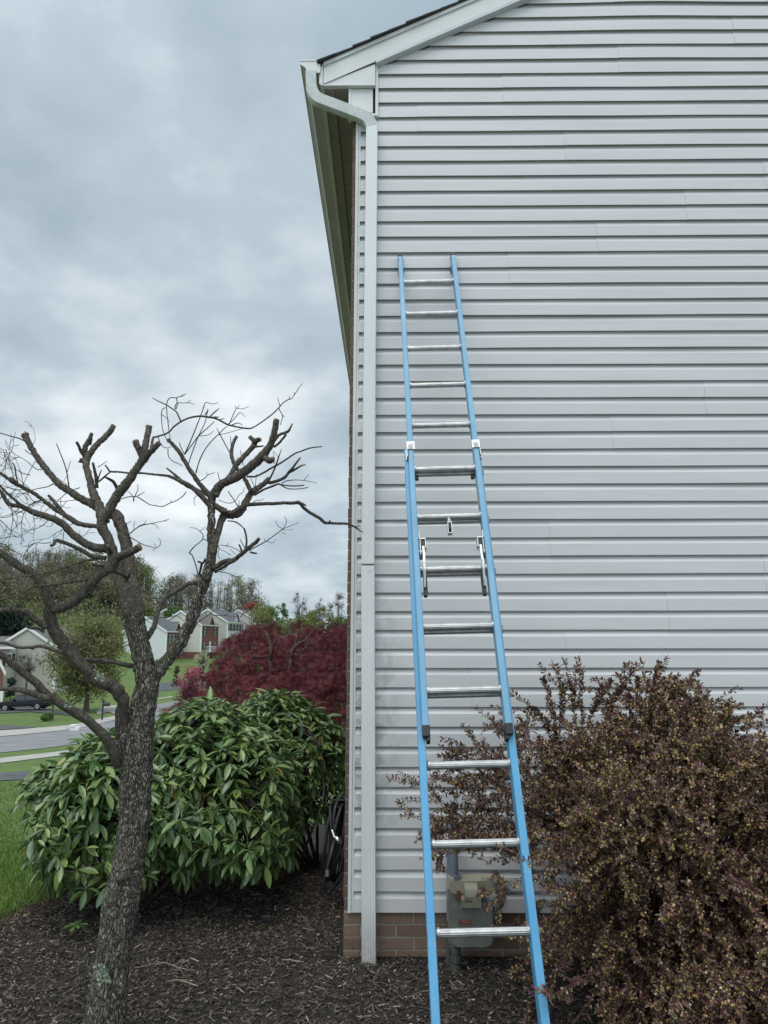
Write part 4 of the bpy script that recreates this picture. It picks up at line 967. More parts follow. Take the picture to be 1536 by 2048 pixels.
# fine twigs
mb = MB()
TW = [
 ([(307,875,4),(318,872,4),(331,868,4),(340,862,4),(346,855,4),(355,848,4),(362,843,4),(378,836,4),(400,832,4.5),(415,834,4.5),(429,836,4.5),(442,842,4),(455,849,4),(470,853,3.5),(486,856,3.5),(498,857,3.5),(506,855,3),(518,848,3),(529,840,3),(545,828,3),(558,815,3),(566,806,2.5),(575,800,2.5),(583,797,2),(589,789,2),(594,782,2),(598,775,1.6),(605,767,1.3)], 3.2, 3.5),
 ([(362,843,3),(357,832,3),(352,823,3),(342,816,2.5),(333,810,2.5),(320,804,2),(314,801,2),(305,796,1.5)], 3.25, 3.2),
 ([(351,818,2.5),(350,813,2.2),(354,805,2.2),(354,795,2),(362,793,1.8),(367,791,1.6),(372,787,1.3)], 3.22, 3.2), ([(354,797,2),(347,795,2),(338,797,2),(334,805,2),(333,812,2)], 3.2, 3.2),
 ([(352,818,2),(357,806,2),(364,806,1.7),(375,805,1.5),(382,800,1.2)], 3.22, 3.2), ([(375,805,1.5),(388,808,1.2)], 3.2, 3.2), ([(362,793,1.5),(366,788,1.2)], 3.2, 3.2),
 ([(333,810,2),(334,828,1.8),(336,844,1.8),(338,862,1.6),(341,880,1.4)], 3.22, 3.3), ([(331,815,1.8),(324,820,1.8),(323,835,1.8),(325,857,1.7),(330,872,1.6),(336,886,1.5)], 3.22, 3.3), ([(322,828,1.3),(333,836,1.2),(339,843,1)], 3.22, 3.3),
 ([(316,872,2),(320,885,1.7),(327,894,1.6),(336,896,1.5),(342,893,1.2)], 3.22, 3.3),
 ([(336,898,2),(337,912,2),(345,922,1.8),(358,928,1.6),(365,932,1.3)], 3.5, 3.5),
 ([(369,909,3),(380,885,2.5),(392,855,2.3),(402,830,2),(408,812,2),(412,805,1.6),(425,808,1.4),(436,805,1.2)], 3.5, 3.45), ([(376,930,2.2),(388,895,2.2),(397,872,2),(410,845,1.8),(416,820,1.5)], 3.5, 3.45),
 ([(370,908,2.5),(385,888,2.2),(397,872,2.2),(415,856,2),(429,843,1.6)], 3.5, 3.4), ([(397,872,1.5),(410,871,1.4),(420,868,1.2),(427,862,1)], 3.45, 3.4),
 ([(392,946,3),(396,930,2.6),(403,912,2.5),(412,896,2.3),(425,880,2.2),(437,869,2.2),(447,858,2),(455,852,1.6)], 3.5, 3.4),
 ([(460,906,2),(450,888,2),(440,869,2),(433,856,1)], 3.5, 3.45), ([(437,870,1.5),(455,866,1.4),(475,860,1.3),(489,856,1.2)], 3.45, 3.45),
 ([(458,850,2.2),(464,835,2),(470,822,1.8),(474,816,1.6),(484,818,1.3),(498,813,1)], 3.4, 3.35), ([(474,817,1.4),(469,812,1.1)], 3.37, 3.35), ([(476,815,1.2),(478,810,1)], 3.37, 3.35),
 ([(455,850,2),(468,838,1.8),(480,825,1.5),(489,833,1)], 3.4, 3.35), ([(460,852,2.5),(475,846,2),(485,850,1.4)], 3.4, 3.4),
 ([(410,830,3),(415,822,2.5),(416,818,2)], 3.42, 3.42), ([(420,833,3),(432,822,2.5),(438,817,1.6)], 3.42, 3.42), ([(428,834,3),(438,834,2)], 3.42, 3.42), ([(440,839,2.5),(449,837,1.4)], 3.42, 3.42),
 ([(558,815,2),(560,822,2),(565,831,2),(563,842,1.8),(560,850,1.5)], 3.48, 3.46), ([(560,812,2),(557,802,1.6),(555,795,1)], 3.48, 3.5), ([(578,799,2),(580,791,1)], 3.48, 3.5), ([(589,789,1.5),(587,784,1)], 3.5, 3.5), ([(565,831,2.5),(569,833,2)], 3.47, 3.47),
 ([(369,909,2),(362,895,2),(358,884,1.6)], 3.5, 3.5), ([(400,962,2),(410,956,1.8),(415,950,1.6),(424,947,1.3),(430,944,1)], 3.54, 3.5), ([(415,951,1.3),(413,944,1)], 3.5, 3.5),
 ([(439,968,2),(438,955,1.8),(435,944,1.5)], 3.5, 3.5), ([(508,986,2),(511,968,1.5),(513,948,1.2)], 3.6, 3.6), ([(510,975,2),(505,965,1.5),(500,952,1.2)], 3.6, 3.6),
 ([(476,1013,2.5),(468,1000,2),(461,990,2),(456,982,1.6)], 3.6, 3.55), ([(438,1000,1.8),(450,1005,1.6),(462,1006,1.6),(472,1000,1.5),(478,990,1.4),(486,984,1.2),(489,974,1)], 3.5, 3.45),
 ([(502,1010,1.8),(512,1001,1.6),(520,1001,1.3),(528,998,1)], 3.6, 3.5), ([(478,1013,2),(478,1006,1.5),(478,1000,1.2)], 3.6, 3.6),
 ([(548,927,2.5),(548,915,1.5),(546,902,1.2)], 3.5, 3.5), ([(551,930,1.5),(556,915,1.4),(548,903,1)], 3.5, 3.5),
 ([(486,930,2),(483,915,1.8),(481,900,1.2)], 3.6, 3.6), ([(463,900,2),(462,885,1.6),(461,872,1.2)], 3.7, 3.7),
 ([(396,988,1.5),(389,996,1.5),(388,1004,1.2),(390,1012,1)], 3.5, 3.5),
 ([(372,984,2.2),(366,992,2),(355,1000,2),(346,1004,2),(340,1006,2),(325,1013,2),(310,1011,2),(299,1009,2),(285,1000,2.3),(275,994,2.3),(268,993,2.3),(255,994,2.2),(243,998,2)], 3.5, 3.25),
 ([(268,994,3),(267,1003,2.5)], 3.25, 3.25), ([(270,993,2),(273,985,1.8),(276,978,1.5),(275,968,1)], 3.25, 3.2), ([(275,992,2),(282,988,1.6),(289,984,1.2)], 3.25, 3.2), ([(265,992,1.6),(258,984,1.2),(252,984,1)], 3.25, 3.2), ([(342,1004,1.6),(342,999,1)], 3.45, 3.45),
 ([(234,976,8),(228,965,7),(222,960,6),(208,953,4)], 3.2, 3.1), ([(196,964,4),(205,957,4),(215,948,3.5),(221,944,3)], 3.3, 3.4),
 ([(196,934,1.8),(206,928,1.5),(214,922,1.2)], 3.35, 3.3),
 ([(256,1070,2.5),(268,1060,2.2),(281,1052,2),(297,1048,2),(312,1045,1.7),(326,1042,1.4),(338,1038,1.1)], 3.55, 3.5), ([(281,1052,1.5),(290,1046,1.2),(292,1040,1)], 3.5, 3.5), ([(300,1047,1.5),(312,1050,1.2),(317,1058,1)], 3.5, 3.5), ([(268,1060,1.5),(268,1048,1.2),(270,1042,1)], 3.5, 3.5), ([(326,1042,1.2),(335,1042,1)], 3.5, 3.5), ([(262,1066,1.5),(278,1052,1.2),(290,1048,1)], 3.5, 3.5),
 ([(258,1073,2.5),(270,1080,2.2),(286,1089,2),(300,1093,1.8),(312,1096,1.6),(320,1090,1.4),(321,1082,1.2),(317,1076,1)], 3.55, 3.5), ([(312,1095,1.2),(306,1102,1)], 3.5, 3.5), ([(312,1094,1.3),(308,1086,1)], 3.5, 3.5),
 ([(248,1052,1.6),(256,1046,1.4),(262,1042,1.1)], 3.55, 3.5),
 ([(138,975,3),(136,960,2.5),(133,942,2.4),(128,925,2.2),(120,905,2),(113,887,1.8)], 3.5, 3.4), ([(134,945,1.6),(138,932,1.2),(141,922,1)], 3.5, 3.4),
 ([(36,966,3),(32,950,3),(30,935,3),(25,925,2.6)], 3.0, 2.95), ([(48,881,3),(36,876,2.5),(20,872,2.3),(0,866,2),(-20,860,2)], 3.5, 3.3), ([(55,868,2),(49,862,1.5)], 3.5, 3.5),
 ([(50,900,2),(60,908,2),(72,912,2)], 3.5, 3.5),
 ([(466,1122,1.8),(475,1110,1.6),(488,1103,1.4)], 3.4, 3.4),
 ([(498,1101,3),(515,1092,2.5),(528,1085,2.3),(543,1075,2),(555,1066,2),(566,1058,1.8),(580,1052,1.4),(598,1045,1.1)], 3.38, 3.3), ([(566,1058,1.5),(573,1044,1.3),(569,1032,1)], 3.35, 3.3), ([(566,1058,1.3),(556,1052,1.2),(551,1041,1)], 3.35, 3.3), ([(563,1060,1.3),(575,1060,1.1),(586,1059,1)], 3.35, 3.3), ([(533,1082,1.6),(545,1086,1.3),(552,1078,1)], 3.35, 3.3), ([(562,1064,1.2),(572,1068,1)], 3.35, 3.3), ([(530,1083,1.3),(528,1077,1)], 3.35, 3.3),
 ([(491,1098,2),(485,1088,1.8),(480,1078,1.4)], 3.4, 3.38), ([(484,1106,1.8),(470,1097,1.7),(455,1092,1.6),(440,1090,1.4)], 3.42, 3.4), ([(462,1110,1.5),(452,1104,1.4),(440,1098,1.3),(436,1088,1)], 3.42, 3.4), ([(452,1094,1.2),(458,1084,1)], 3.4, 3.4), ([(470,1108,1.3),(460,1098,1.1)], 3.4, 3.4),
 ([(397,1155,2.6),(394,1140,2.5),(390,1125,2.5),(384,1110,2.5),(379,1105,3),(390,1092,2.3),(404,1080,2.2),(406,1070,1.8),(400,1063,1.6),(392,1057,1.4),(380,1055,1)], 3.45, 3.4), ([(406,1079,2),(420,1082,1.8),(432,1088,1.6),(438,1096,1.4),(436,1110,1.3),(440,1118,1.2)], 3.42, 3.4), ([(399,1063,1.4),(406,1058,1.2),(411,1053,1)], 3.4, 3.4),
 ([(440,1144,2),(455,1146,1.8),(468,1152,1.7),(480,1153,1.5),(488,1150,1.2)], 3.5, 3.4), ([(430,1146,1.5),(448,1140,1.3),(455,1132,1)], 3.5, 3.4),
 ([(456,1042,2.2),(470,1044,2),(480,1050,2),(489,1058,2)], 3.5, 3.36),
 ([(382,1256,1.8),(397,1244,2),(414,1232,2),(424,1224,1.6),(432,1215,1.3)], 3.45, 3.35), ([(414,1232,1.8),(420,1229,2),(430,1231,2),(449,1231,2),(465,1233,2),(480,1234,1.8),(485,1229,1.8),(492,1224,2),(497,1220,1.8),(500,1213,1.5)], 3.4, 3.3), ([(449,1231,1.5),(457,1226,1.1)], 3.35, 3.35), ([(485,1229,1.5),(487,1222,1.1)], 3.3, 3.3), ([(414,1232,2),(410,1224,1.6)], 3.4, 3.38),
 ([(276,1254,1.6),(286,1244,1.6),(297,1238,1.8),(310,1235,1.8),(322,1235,2),(340,1234,2),(353,1231,1.8),(362,1237,1.5),(368,1243,1.1)], 3.4, 3.45),
 ([(48,1238,1.6),(46,1245,2)], 3.1, 3.1), ([(22,1220,1.5),(26,1205,1.4),(38,1190,1.3),(58,1186,1.2)], 3.05, 3.0),
 ([(160,1123,2.5),(156,1140,2.2),(150,1155,1.8),(153,1162,1.5)], 3.15, 3.1),
]
for spec, d0, d1 in TW: limb(mb, spec, d0, d1, 6, .02, 3, 0)
# the fine tangle toward the left
def crawl(x, y, ang, ln, w_, d, depth=0):
    P = [(x, y, w_)]; n = max(4, int(ln/14)); a = ang
    for i in range(n):
        a += rng.normal(0, .28)+.04*math.sin(a); x += math.cos(a)*ln/n; y += math.sin(a)*ln/n
        P.append((x, y, max(.9, w_*(1-(i+1)/n*.6))))
        if depth < 2 and rng.random() < .42: crawl(x, y, a+rng.choice([-1, 1])*rng.uniform(.4, 1.1), ln*rng.uniform(.25, .5), max(1.0, w_*.65), d, depth+1)
    limb(mb, P, d, d+rng.normal(0, .12), 5, 0, 2, 0)
for (x, y, a, ln, w_, d) in [(110, 966, 2.6, 110, 2.4, 3.4), (60, 985, 3.3, 90, 2.2, 3.05), (85, 1000, 2.9, 110, 2.2, 3.1), (128, 1030, 3.3, 140, 2.2, 3.1), (150, 1045, 2.4, 90, 1.8, 3.15), (40, 1012, 2.3, 60, 2.2, 3.0), (100, 1036, 2.2, 110, 2, 3.1),
                       (75, 917, 2.5, 90, 1.8, 3.5), (90, 938, 3.0, 100, 2.0, 3.5), (160, 975, 2.9, 120, 2.2, 3.3), (60, 950, 3.6, 90, 2, 3.0), (30, 965, 4.4, 70, 1.8, 3.0), (20, 1008, 1.9, 80, 2, 3.0), (70, 1086, 3.0, 85, 2.2, 3.0), (102, 1085, 2.6, 60, 2, 3.05),
                       (130, 1050, 2.0, 80, 1.8, 3.1), (50, 1020, 2.7, 70, 2, 3.0), (175, 1092, 2.3, 60, 1.6, 3.1), (190, 1002, 3.4, 130, 2, 3.3), (64, 895, 5.0, 40, 1.3, 3.5), (58, 975, 4.0, 80, 1.6, 3.0), (10, 940, 4.6, 80, 1.8, 2.98), (135, 985, 4.3, 40, 1.6, 3.4), (155, 1082, 5.1, 40, 1.4, 3.1),
                       (190, 1114, 2.2, 70, 1.4, 3.15), (118, 1138, 2.0, 50, 1.3, 3.0), (0, 1040, .6, 60, 2.0, 3.0), (-5, 1085, .5, 70, 2.0, 3.0), (66, 1022, 1.6, 60, 1.6, 3.0), (8, 905, 1.2, 70, 1.5, 3.1), (38, 890, 2.5, 45, 1.3, 3.3)]:
    crawl(x, y, a if a < 3.9 else -(2*math.pi-a), ln, w_, d)
mb.build('twigs', m_limb, tree, smooth=True)
# lichen patches
m_lichen = mat('lichen', None, None, rough=.95, island=True, stops=[(0, (.20, .25, .17)), (.6, (.33, .38, .28)), (1, (.45, .48, .38))])
mb = MB()
def lichen(px, py, sx, sy, n_, dpt, sz):
    P = []; 
    for _ in range(n_):
        a = rng.uniform(0, 6.28); r = rng.random()**.7; x_, y_ = px+sx*r*math.cos(a), py+sy*r*math.sin(a); P.append(atd(x_, y_, dpt+.02*abs(r*math.cos(a))**2-rng.uniform(0, .006)))
    A = rotm(rng.uniform(0, 6.28, n_), rng.normal(0, .6, n_), rng.normal(1.4, .5, n_))*sz*rng.uniform(.5, 1.2, n_)[:, None, None]
    tv = np.array([(-1, -.6, 0), (0, -1, .15), (1, -.5, 0), (.8, .7, .2), (-.2, 1, 0), (-1, .5, .15)]); tf_ = np.array([(0, 1, 2, 3), (0, 3, 4, 5)])
    mb = MB(); mb.inst(tv, tf_, A, np.array(P)); mb.build('lichen', m_lichen, tree)
lichen(199, 1948, 13, 24, 90, 3.40, .006); lichen(211, 1955, 8, 14, 50, 3.392, .006); lichen(242, 1968, 7, 18, 22, 3.40, .004)
lichen(198, 1352, 11, 9, 70, 3.24, .0045); lichen(203, 1358, 8, 6, 40, 3.235, .0045); lichen(192, 1340, 4, 8, 14, 3.24, .003)
lichen(136, 1413, 10, 5, 22, 3.03, .003); lichen(250, 1200, 6, 30, 14, 3.42, .003)
# small red leaf cluster at a twig tip
mb = MB(); n_ = 60; c = atd(501, 1211, 3.3)
A = rotm(rng.uniform(0, 6.28, n_), rng.normal(-.3, .7, n_), rng.normal(0, .8, n_))*rng.uniform(.010, .018, n_)[:, None, None]
mb.inst(np.array([(0, 0, 0), (.4, .25, .05), (1, 0, -.2), (.4, -.25, .05)]), np.array([(0, 1, 2, 3)]), A, c+rng.normal(0, 1, (n_, 3))*[.011, .008, .008])
mb.build('leaf_cluster', mat('red_leaf', None, None, rough=.5, island=True, trans=.3, stops=[(0, (.22, .01, .02)), (1, (.48, .03, .05))]), tree)
# ------------------------------------------------------------------ shrubs
def basis_from(X, up):      # columns X (leaf axis), Y (side), Z (normal)
    X = X/np.linalg.norm(X, axis=1)[:, None]; Y = np.cross(up, X); Y /= np.linalg.norm(Y, axis=1)[:, None]+1e-9; Z = np.cross(X, Y)
    return np.stack([X, Y, Z], -1)
# rhododendron leaf: cupped, drooping tip, with a short stalk
def leaf_t(droop, cup):
    V = []; ts = [.0, .12, .32, .55, .78, .93]; ws = [.012, .02, .125, .165, .13, .055]
    for t_, w_ in zip(ts, ws):
        z = -droop*t_*t_
        V += [(t_, w_, z+cup*w_), (t_, 0, z-cup*w_*.5), (t_, -w_, z+cup*w_)]
    V.append((1, 0, -droop))
    F = []
    for i in range(5):
        a = i*3; F += [(a, a+3, a+4, a+1), (a+1, a+4, a+5, a+2)]
    F += [(15, 18, 16, 16), (16, 18, 17, 17)]
    return np.array(V, float), np.array(F[:10]), np.array([(15, 18, 16), (16, 18, 17)])
m_rh = mat('rhododendron_leaf', None, None, rough=.38, island=True, trans=.18, spec=.9,
           stops=[(0, (.068, .130, .050)), (.3, (.115, .20, .070)), (.6, (.165, .26, .078)), (.88, (.22, .31, .085)), (.975, (.22, .30, .08)), (.992, (.30, .27, .05)), (1, (.26, .13, .03))])
m_stem = mat('shrub_stem', (.05, .038, .028), (.11, .085, .065), 30, .9)
def n_z(v): return v[2] < .2
def rhodo(obj_name, label, centre, rad, nw, base, leaf=.125, lump=.12, seed=1, zmin=-.1, fdir=(-.1, -1, .3), lowlim=-9.0):
    r = np.random.default_rng(seed); root = thing(obj_name, label, 'shrub', tuple(base))
    C = np.array(centre); Rd = np.array(rad); W = []; Nn = []
    ph = r.uniform(0, 6.28, 6)
    tries = 0
    while len(W) < nw and tries < 60000:
        tries += 1
        v = r.normal(size=3); v /= np.linalg.norm(v)
        if v[2] < zmin: continue
        if v@np.array(fdir)/np.linalg.norm(fdir) < -.45 and r.random() < .7: continue
        lum = 1+lump*(math.sin(v[0]*5+ph[0])*math.sin(v[1]*4+ph[1])+.6*math.sin(v[2]*8+ph[2]+v[0]*6))*.8
        lay = 1 if r.random() < .72 else r.uniform(.70, .95)
        p = C+v*Rd*lum*lay
        g = gh(p[0], p[1])
        if p[2] < g+.06+.26*max(0, min(1, (p[0]-C[0]+.1)/.8)): continue
        if p[0] > XC-.08 and p[1] > -.1: continue
        if p[2] < lowlim: continue
        if lay == 1 and W and min(np.sum((np.array(W[-250:])-p)**2, axis=1)) < (.066 if n_z(v) else .060)**2: continue
        W.append(p); n_ = v/Rd; n_ /= np.linalg.norm(n_); Nn.append(n_)
    W = np.array(W); Nn = np.array(Nn); AX = []; PO = []; SC_ = []
    for p, n_ in zip(W, Nn):
        ax = (n_*.55+np.array([0, 0, .75]) if n_[2] > .35 else n_*.85+np.array([0, 0, .45]))+r.normal(0, .22, 3); ax /= np.linalg.norm(ax)
        k = r.integers(7, 11); e1 = np.cross(ax, [1, .2, .1]); e1 /= np.linalg.norm(e1); e2 = np.cross(ax, e1); a0 = r.uniform(0, 6.28)
        tilt = r.normal(-.08, .2)
        for i in range(k):
            a = a0+i*2.4+r.normal(0, .2); el_ = tilt+r.normal(0, .22)+(.35 if i < 2 else 0)
            d = (e1*math.cos(a)+e2*math.sin(a))*math.cos(el_)+ax*math.sin(el_)+np.array([0, 0, -.06-.16*(n_[2] < .5)])
            AX.append(d); PO.append(p+ax*r.uniform(-.012, .014)); SC_.append(leaf*r.uniform(.68, 1.2)*(.75 if i < 2 else 1))
    AX = np.array(AX); PO = np.array(PO); SC_ = np.array(SC_); n_ = len(AX)
    up = np.tile([0, 0, 1.0], (n_, 1))+r.normal(0, .25, (n_, 3)); A = basis_from(AX, up)*SC_[:, None, None]
    mb = MB()
    for vi, (dr, cu) in enumerate([(.10, .35), (.25, .5), (.42, .25)]):
        sel = np.arange(n_) % 3 == vi; TV, T4, T3 = leaf_t(dr, cu)
        V = np.einsum('nij,kj->nki', A[sel], TV)+PO[sel][:, None, :]; m_ = sel.sum(); off = mb.n+(np.arange(m_)*len(TV))[:, None, None]
        mb.v.append(V.reshape(-1, 3)); mb.n += m_*len(TV)
        for T_ in (T4, T3): F = (T_[None]+off).reshape(-1, T_.shape[1]); mb.f.append(F); mb.mi.append(np.zeros(len(F), int))
    mb.build('leaves', m_rh, root, smooth=True)
    mb = MB(); b = np.array(base)
    mains = [b+np.array([r.uniform(-.25, .25), r.uniform(-.2, .2), 0]) for _ in range(9)]
    hubs = []
    for q in mains:
        for _ in range(3):
            tip = C+np.array([r.uniform(-.7, .7)*Rd[0], r.uniform(-.7, .7)*Rd[1], r.uniform(-.35, .5)*Rd[2]]); m1 = (q+tip)/2+r.normal(0, .06, 3)
            mb.tube([q, m1, tip], [.016, .012, .008], 6); hubs.append(tip)
    hubs = np.array(hubs)
    for p in W[::1]:
        h = hubs[np.argmin(((hubs-p)**2).sum(1)*r.uniform(.7, 1.3, len(hubs)))]; m1 = (h+p)/2+r.normal(0, .04, 3)
        mb.tube([h, m1, p], [.006, .005, .003], 4, cap=False)
    mb.build('stems', m_stem, root, smooth=True)
    return root
rhodo('rhododendron', 'large rounded green rhododendron bush on the mulch behind the pruned tree trunk', (-1.58, 1.12, .32), (.95, .90, .65), 1000, (-1.5, 1.15, -.3), .122, .14, 3, -.45)
rhodo('rhododendron', 'darker green rhododendron squeezed behind the large one, nearest the brick corner', (-.99, 2.25, .30), (.64, .66, .74), 470, (-.85, 2.4, -.6), .12, .12, 5, -.3, lowlim=-.05)
# tiny seedling by the trunk
rs = onground(150, 1888); root = thing('seedling', 'small low green seedling beside the tree trunk on the mulch', 'plant', tuple(rs))
n_ = 10; AX = np.array([(math.cos(a), math.sin(a), r_) for a, r_ in zip(np.linspace(0, 6, n_), rng.uniform(-.3, .5, n_))]); A = basis_from(AX, np.tile([0, 0, 1.], (n_, 1)))*rng.uniform(.06, .09, n_)[:, None, None]
TV, T4, T3 = leaf_t(.2, .4); mb = MB(); mb.inst(TV, T4, A, np.tile(rs+[0, 0, .10], (n_, 1))); mb.inst(TV, T3, A, np.tile(rs+[0, 0, .10], (n_, 1))); mb.build('leaves', m_rh, root, smooth=True)
mb = MB(); mb.tube([rs, rs+[0, 0, .10]], .003, 5); mb.build('stem', m_stem, root)

# japanese maple
def maple(name, label, pads, base, nl, size, stops, branches, seed, cat='tree'):
    r = np.random.default_rng(seed); root = thing(name, label, cat, tuple(base)); mb = MB()
    P = []; D = []
    tot = sum(p[3]*p[4] for p in pads)
    for (px, py, dep, rx_, rz, *rest) in pads:
        c = atd(px, py, dep); k = int(nl*rx_*rz/tot)
        a = r.uniform(0, 6.28, k); rad = np.sqrt(r.random(k)); xx = np.cos(a)*rad; yy_ = np.sin(a)*rad
        zz_ = -(rad**2)*rz*.9+r.normal(0, rz*.16, k)+rz*.4+.25*rz*np.sin(xx*6+px)*np.cos(yy_*5)
        P.append(np.stack([c[0]+xx*rx_, c[1]+yy_*rx_*.8, c[2]+zz_], -1)); D.append(np.stack([xx*.9, yy_*.9, -.35-rad*.9], -1)+r.normal(0, .35, (k, 3)))
    P = np.concatenate(P); D = np.concatenate(D)
    k = (P[:, 0] < XC-.03) & (P[:, 2] > gh(P[:, 0], P[:, 1])+.05); P, D = P[k], D[k]; n_ = len(P)
    A = basis_from(D, np.tile([0, 0, 1.], (n_, 1))+r.normal(0, .4, (n_, 3)))*(size*r.uniform(.7, 1.3, n_))[:, None, None]
    TV = []; TF = []
    for i, (an, ln) in enumerate([(-1.5, .55), (-1.0, .8), (-.5, .95), (0, 1.05), (.5, .95), (1.0, .8), (1.5, .55)]):
        ca, sa = math.cos(an), math.sin(an); b = len(TV)
        for (u, v, z_) in ((0, 0, 0), (.55, .038, .02), (1, 0, -.30), (.5, -.038, .02)): TV.append((ln*(u*ca-v*sa), ln*(u*sa+v*ca), z_*ln))
        TF.append((b, b+1, b+2, b+3))
    mb.inst(np.array(TV), np.array(TF), A, P)
    mb.build('foliage', mat(name+'_foliage', None, None, rough=.5, island=True, trans=.3, stops=stops, extra=lambda t, c, v: mixc(t, mth(t, 'MULTIPLY', ramp(t, noise(t, v, 4.5, 3, .6), [(.42, (0, 0, 0)), (.62, (1, 1, 1))]), .55), c, (.30, .045, .065))), root)
    mb = MB()
    for br in branches: 
        X = [atd(q[0], q[1], q[2]) for q in br]; mb.tube([base_pt(x_) for x_ in X], [q[3] for q in br], 7)
    for (px, py, dep, rx_, rz, *rest) in pads:
        c = atd(px, py, dep); b = np.array(base)
        m1 = b+(c-b)*.5+[0, 0, .2]+r.normal(0, .08, 3)
        mb.tube([b, m1, c-[0, 0, rz*.2]], [.035, .02, .009], 6)
        for _ in range(9):
            e = c+np.array([r.uniform(-1, 1)*rx_*.8, r.uniform(-1, 1)*rx_*.6, r.uniform(-.5, .4)*rz]); mb.tube([c-[0, 0, rz*.2], (c+e)/2+[0, 0, .05], e], [.007, .005, .003], 4, cap=False)
    mb.build('branches', m_limb, root, smooth=True); return root
def base_pt(x): return x
RS = [(0, (.045, .010, .015)), (.4, (.115, .022, .031)), (.8, (.19, .038, .050)), (.96, (.30, .07, .08)), (1, (.36, .16, .12))]
pads = [(462, 1340, 8.0, .26, .22), (505, 1302, 8.2, .34, .26), (495, 1375, 7.8, .45, .30), (570, 1290, 8.6, .35, .22), (640, 1300, 8.2, .50, .34), (600, 1350, 8.0, .60, .36), (680, 1340, 7.8, .5, .40), (545, 1340, 8.3, .5, .3),
        (660, 1400, 7.4, .5, .40), (560, 1400, 7.6, .6, .34), (440, 1408, 7.8, .42, .18), (610, 1275, 8.6, .25, .16), (520, 1272, 8.6, .28, .16), (690, 1290, 8.6, .4, .3), (380, 1412, 8.2, .30, .10), (432, 1375, 8.4, .2, .14),
        (660, 1460, 7.2, .5, .4), (520, 1258, 8.8, .20, .10), (655, 1262, 8.8, .22, .12), (460, 1292, 8.6, .2, .16), (485, 1275, 8.7, .2, .12), (545, 1252, 8.8, .10, .09), (598, 1250, 8.8, .09, .10), (690, 1256, 8.7, .13, .09), (500, 1262, 8.7, .10, .10), (632, 1262, 8.8, .10, .08), (668, 1254, 8.8, .09, .08), (438, 1325, 8.3, .10, .09), (470, 1283, 8.5, .10, .09), (424, 1352, 8.3, .10, .08)]
mbase = np.array([-1.15, 4.0, float(gh(-1.15, 4.0))])
br = [[(541, 1320, 7.9, .022), (543, 1296, 7.9, .018), (538, 1275, 7.9, .014), (530, 1262, 7.9, .008)], [(543, 1296, 7.9, .014), (553, 1280, 7.9, .009), (550, 1262, 7.9, .006)],
      [(584, 1316, 7.8, .020), (585, 1300, 7.8, .018), (596, 1288, 7.8, .014), (612, 1280, 7.8, .011), (622, 1268, 7.8, .007)], [(590, 1295, 7.8, .012), (594, 1270, 7.9, .010), (600, 1256, 8.0, .006), (606, 1250, 8, .004)],
      [(587, 1309, 7.7, .008), (600, 1310, 7.7, .008), (608, 1298, 7.7, .007), (617, 1286, 7.7, .005)], [(572, 1320, 7.7, .006), (575, 1305, 7.7, .005), (582, 1298, 7.7, .004)], [(505, 1312, 7.7, .006), (530, 1313, 7.7, .007), (541, 1311, 7.8, .008)],
      [(600, 1345, 7.5, .006), (612, 1338, 7.5, .005), (624, 1328, 7.5, .004)], [(598, 1343, 7.5, .005), (610, 1332, 7.5, .004)], [(541, 1320, 7.9, .022), (545, 1400, 8.2, .03)], [(584, 1316, 7.8, .02), (570, 1400, 8.2, .03)]]
maple('japanese_maple', 'wide dark red laceleaf maple in front of the brick wall, behind the green bushes', pads, mbase, 16000, .066, RS, br, 11)

# barberry
m_bb = mat('barberry_leaf', None, None, rough=.42, island=True, trans=.1, spec=.5, extra=lambda t, c, v: mixc(t, mth(t, 'MULTIPLY', ramp(t, noise(t, v, 5.5, 3, .6), [(.52, (0, 0, 0)), (.70, (1, 1, 1))]), .42), c, (.15, .14, .045)),
           stops=[(0, (.040, .021, .020)), (.32, (.115, .050, .055)), (.62, (.215, .090, .100)), (.76, (.085, .085, .030)), (.92, (.16, .135, .05)), (1, (.27, .14, .10))])
m_bf = mat('barberry_flower', None, None, rough=.5, island=True, trans=.2, stops=[(0, (.42, .28, .08)), (.5, (.60, .44, .16)), (.8, (.55, .30, .22)), (1, (.80, .70, .48))])
m_bs = mat('barberry_stem', (.07, .030, .022), (.15, .075, .055), 30, .85)
bbase = np.array([1.35, -.75, -.26]); root = thing('barberry_bush', 'large bushy purple-brown barberry dotted with tiny yellow flowers at the lower right', 'shrub', tuple(bbase))
r = np.random.default_rng(21); LP_, LDr, LS = [], [], []; FP = []; mbs = MB()
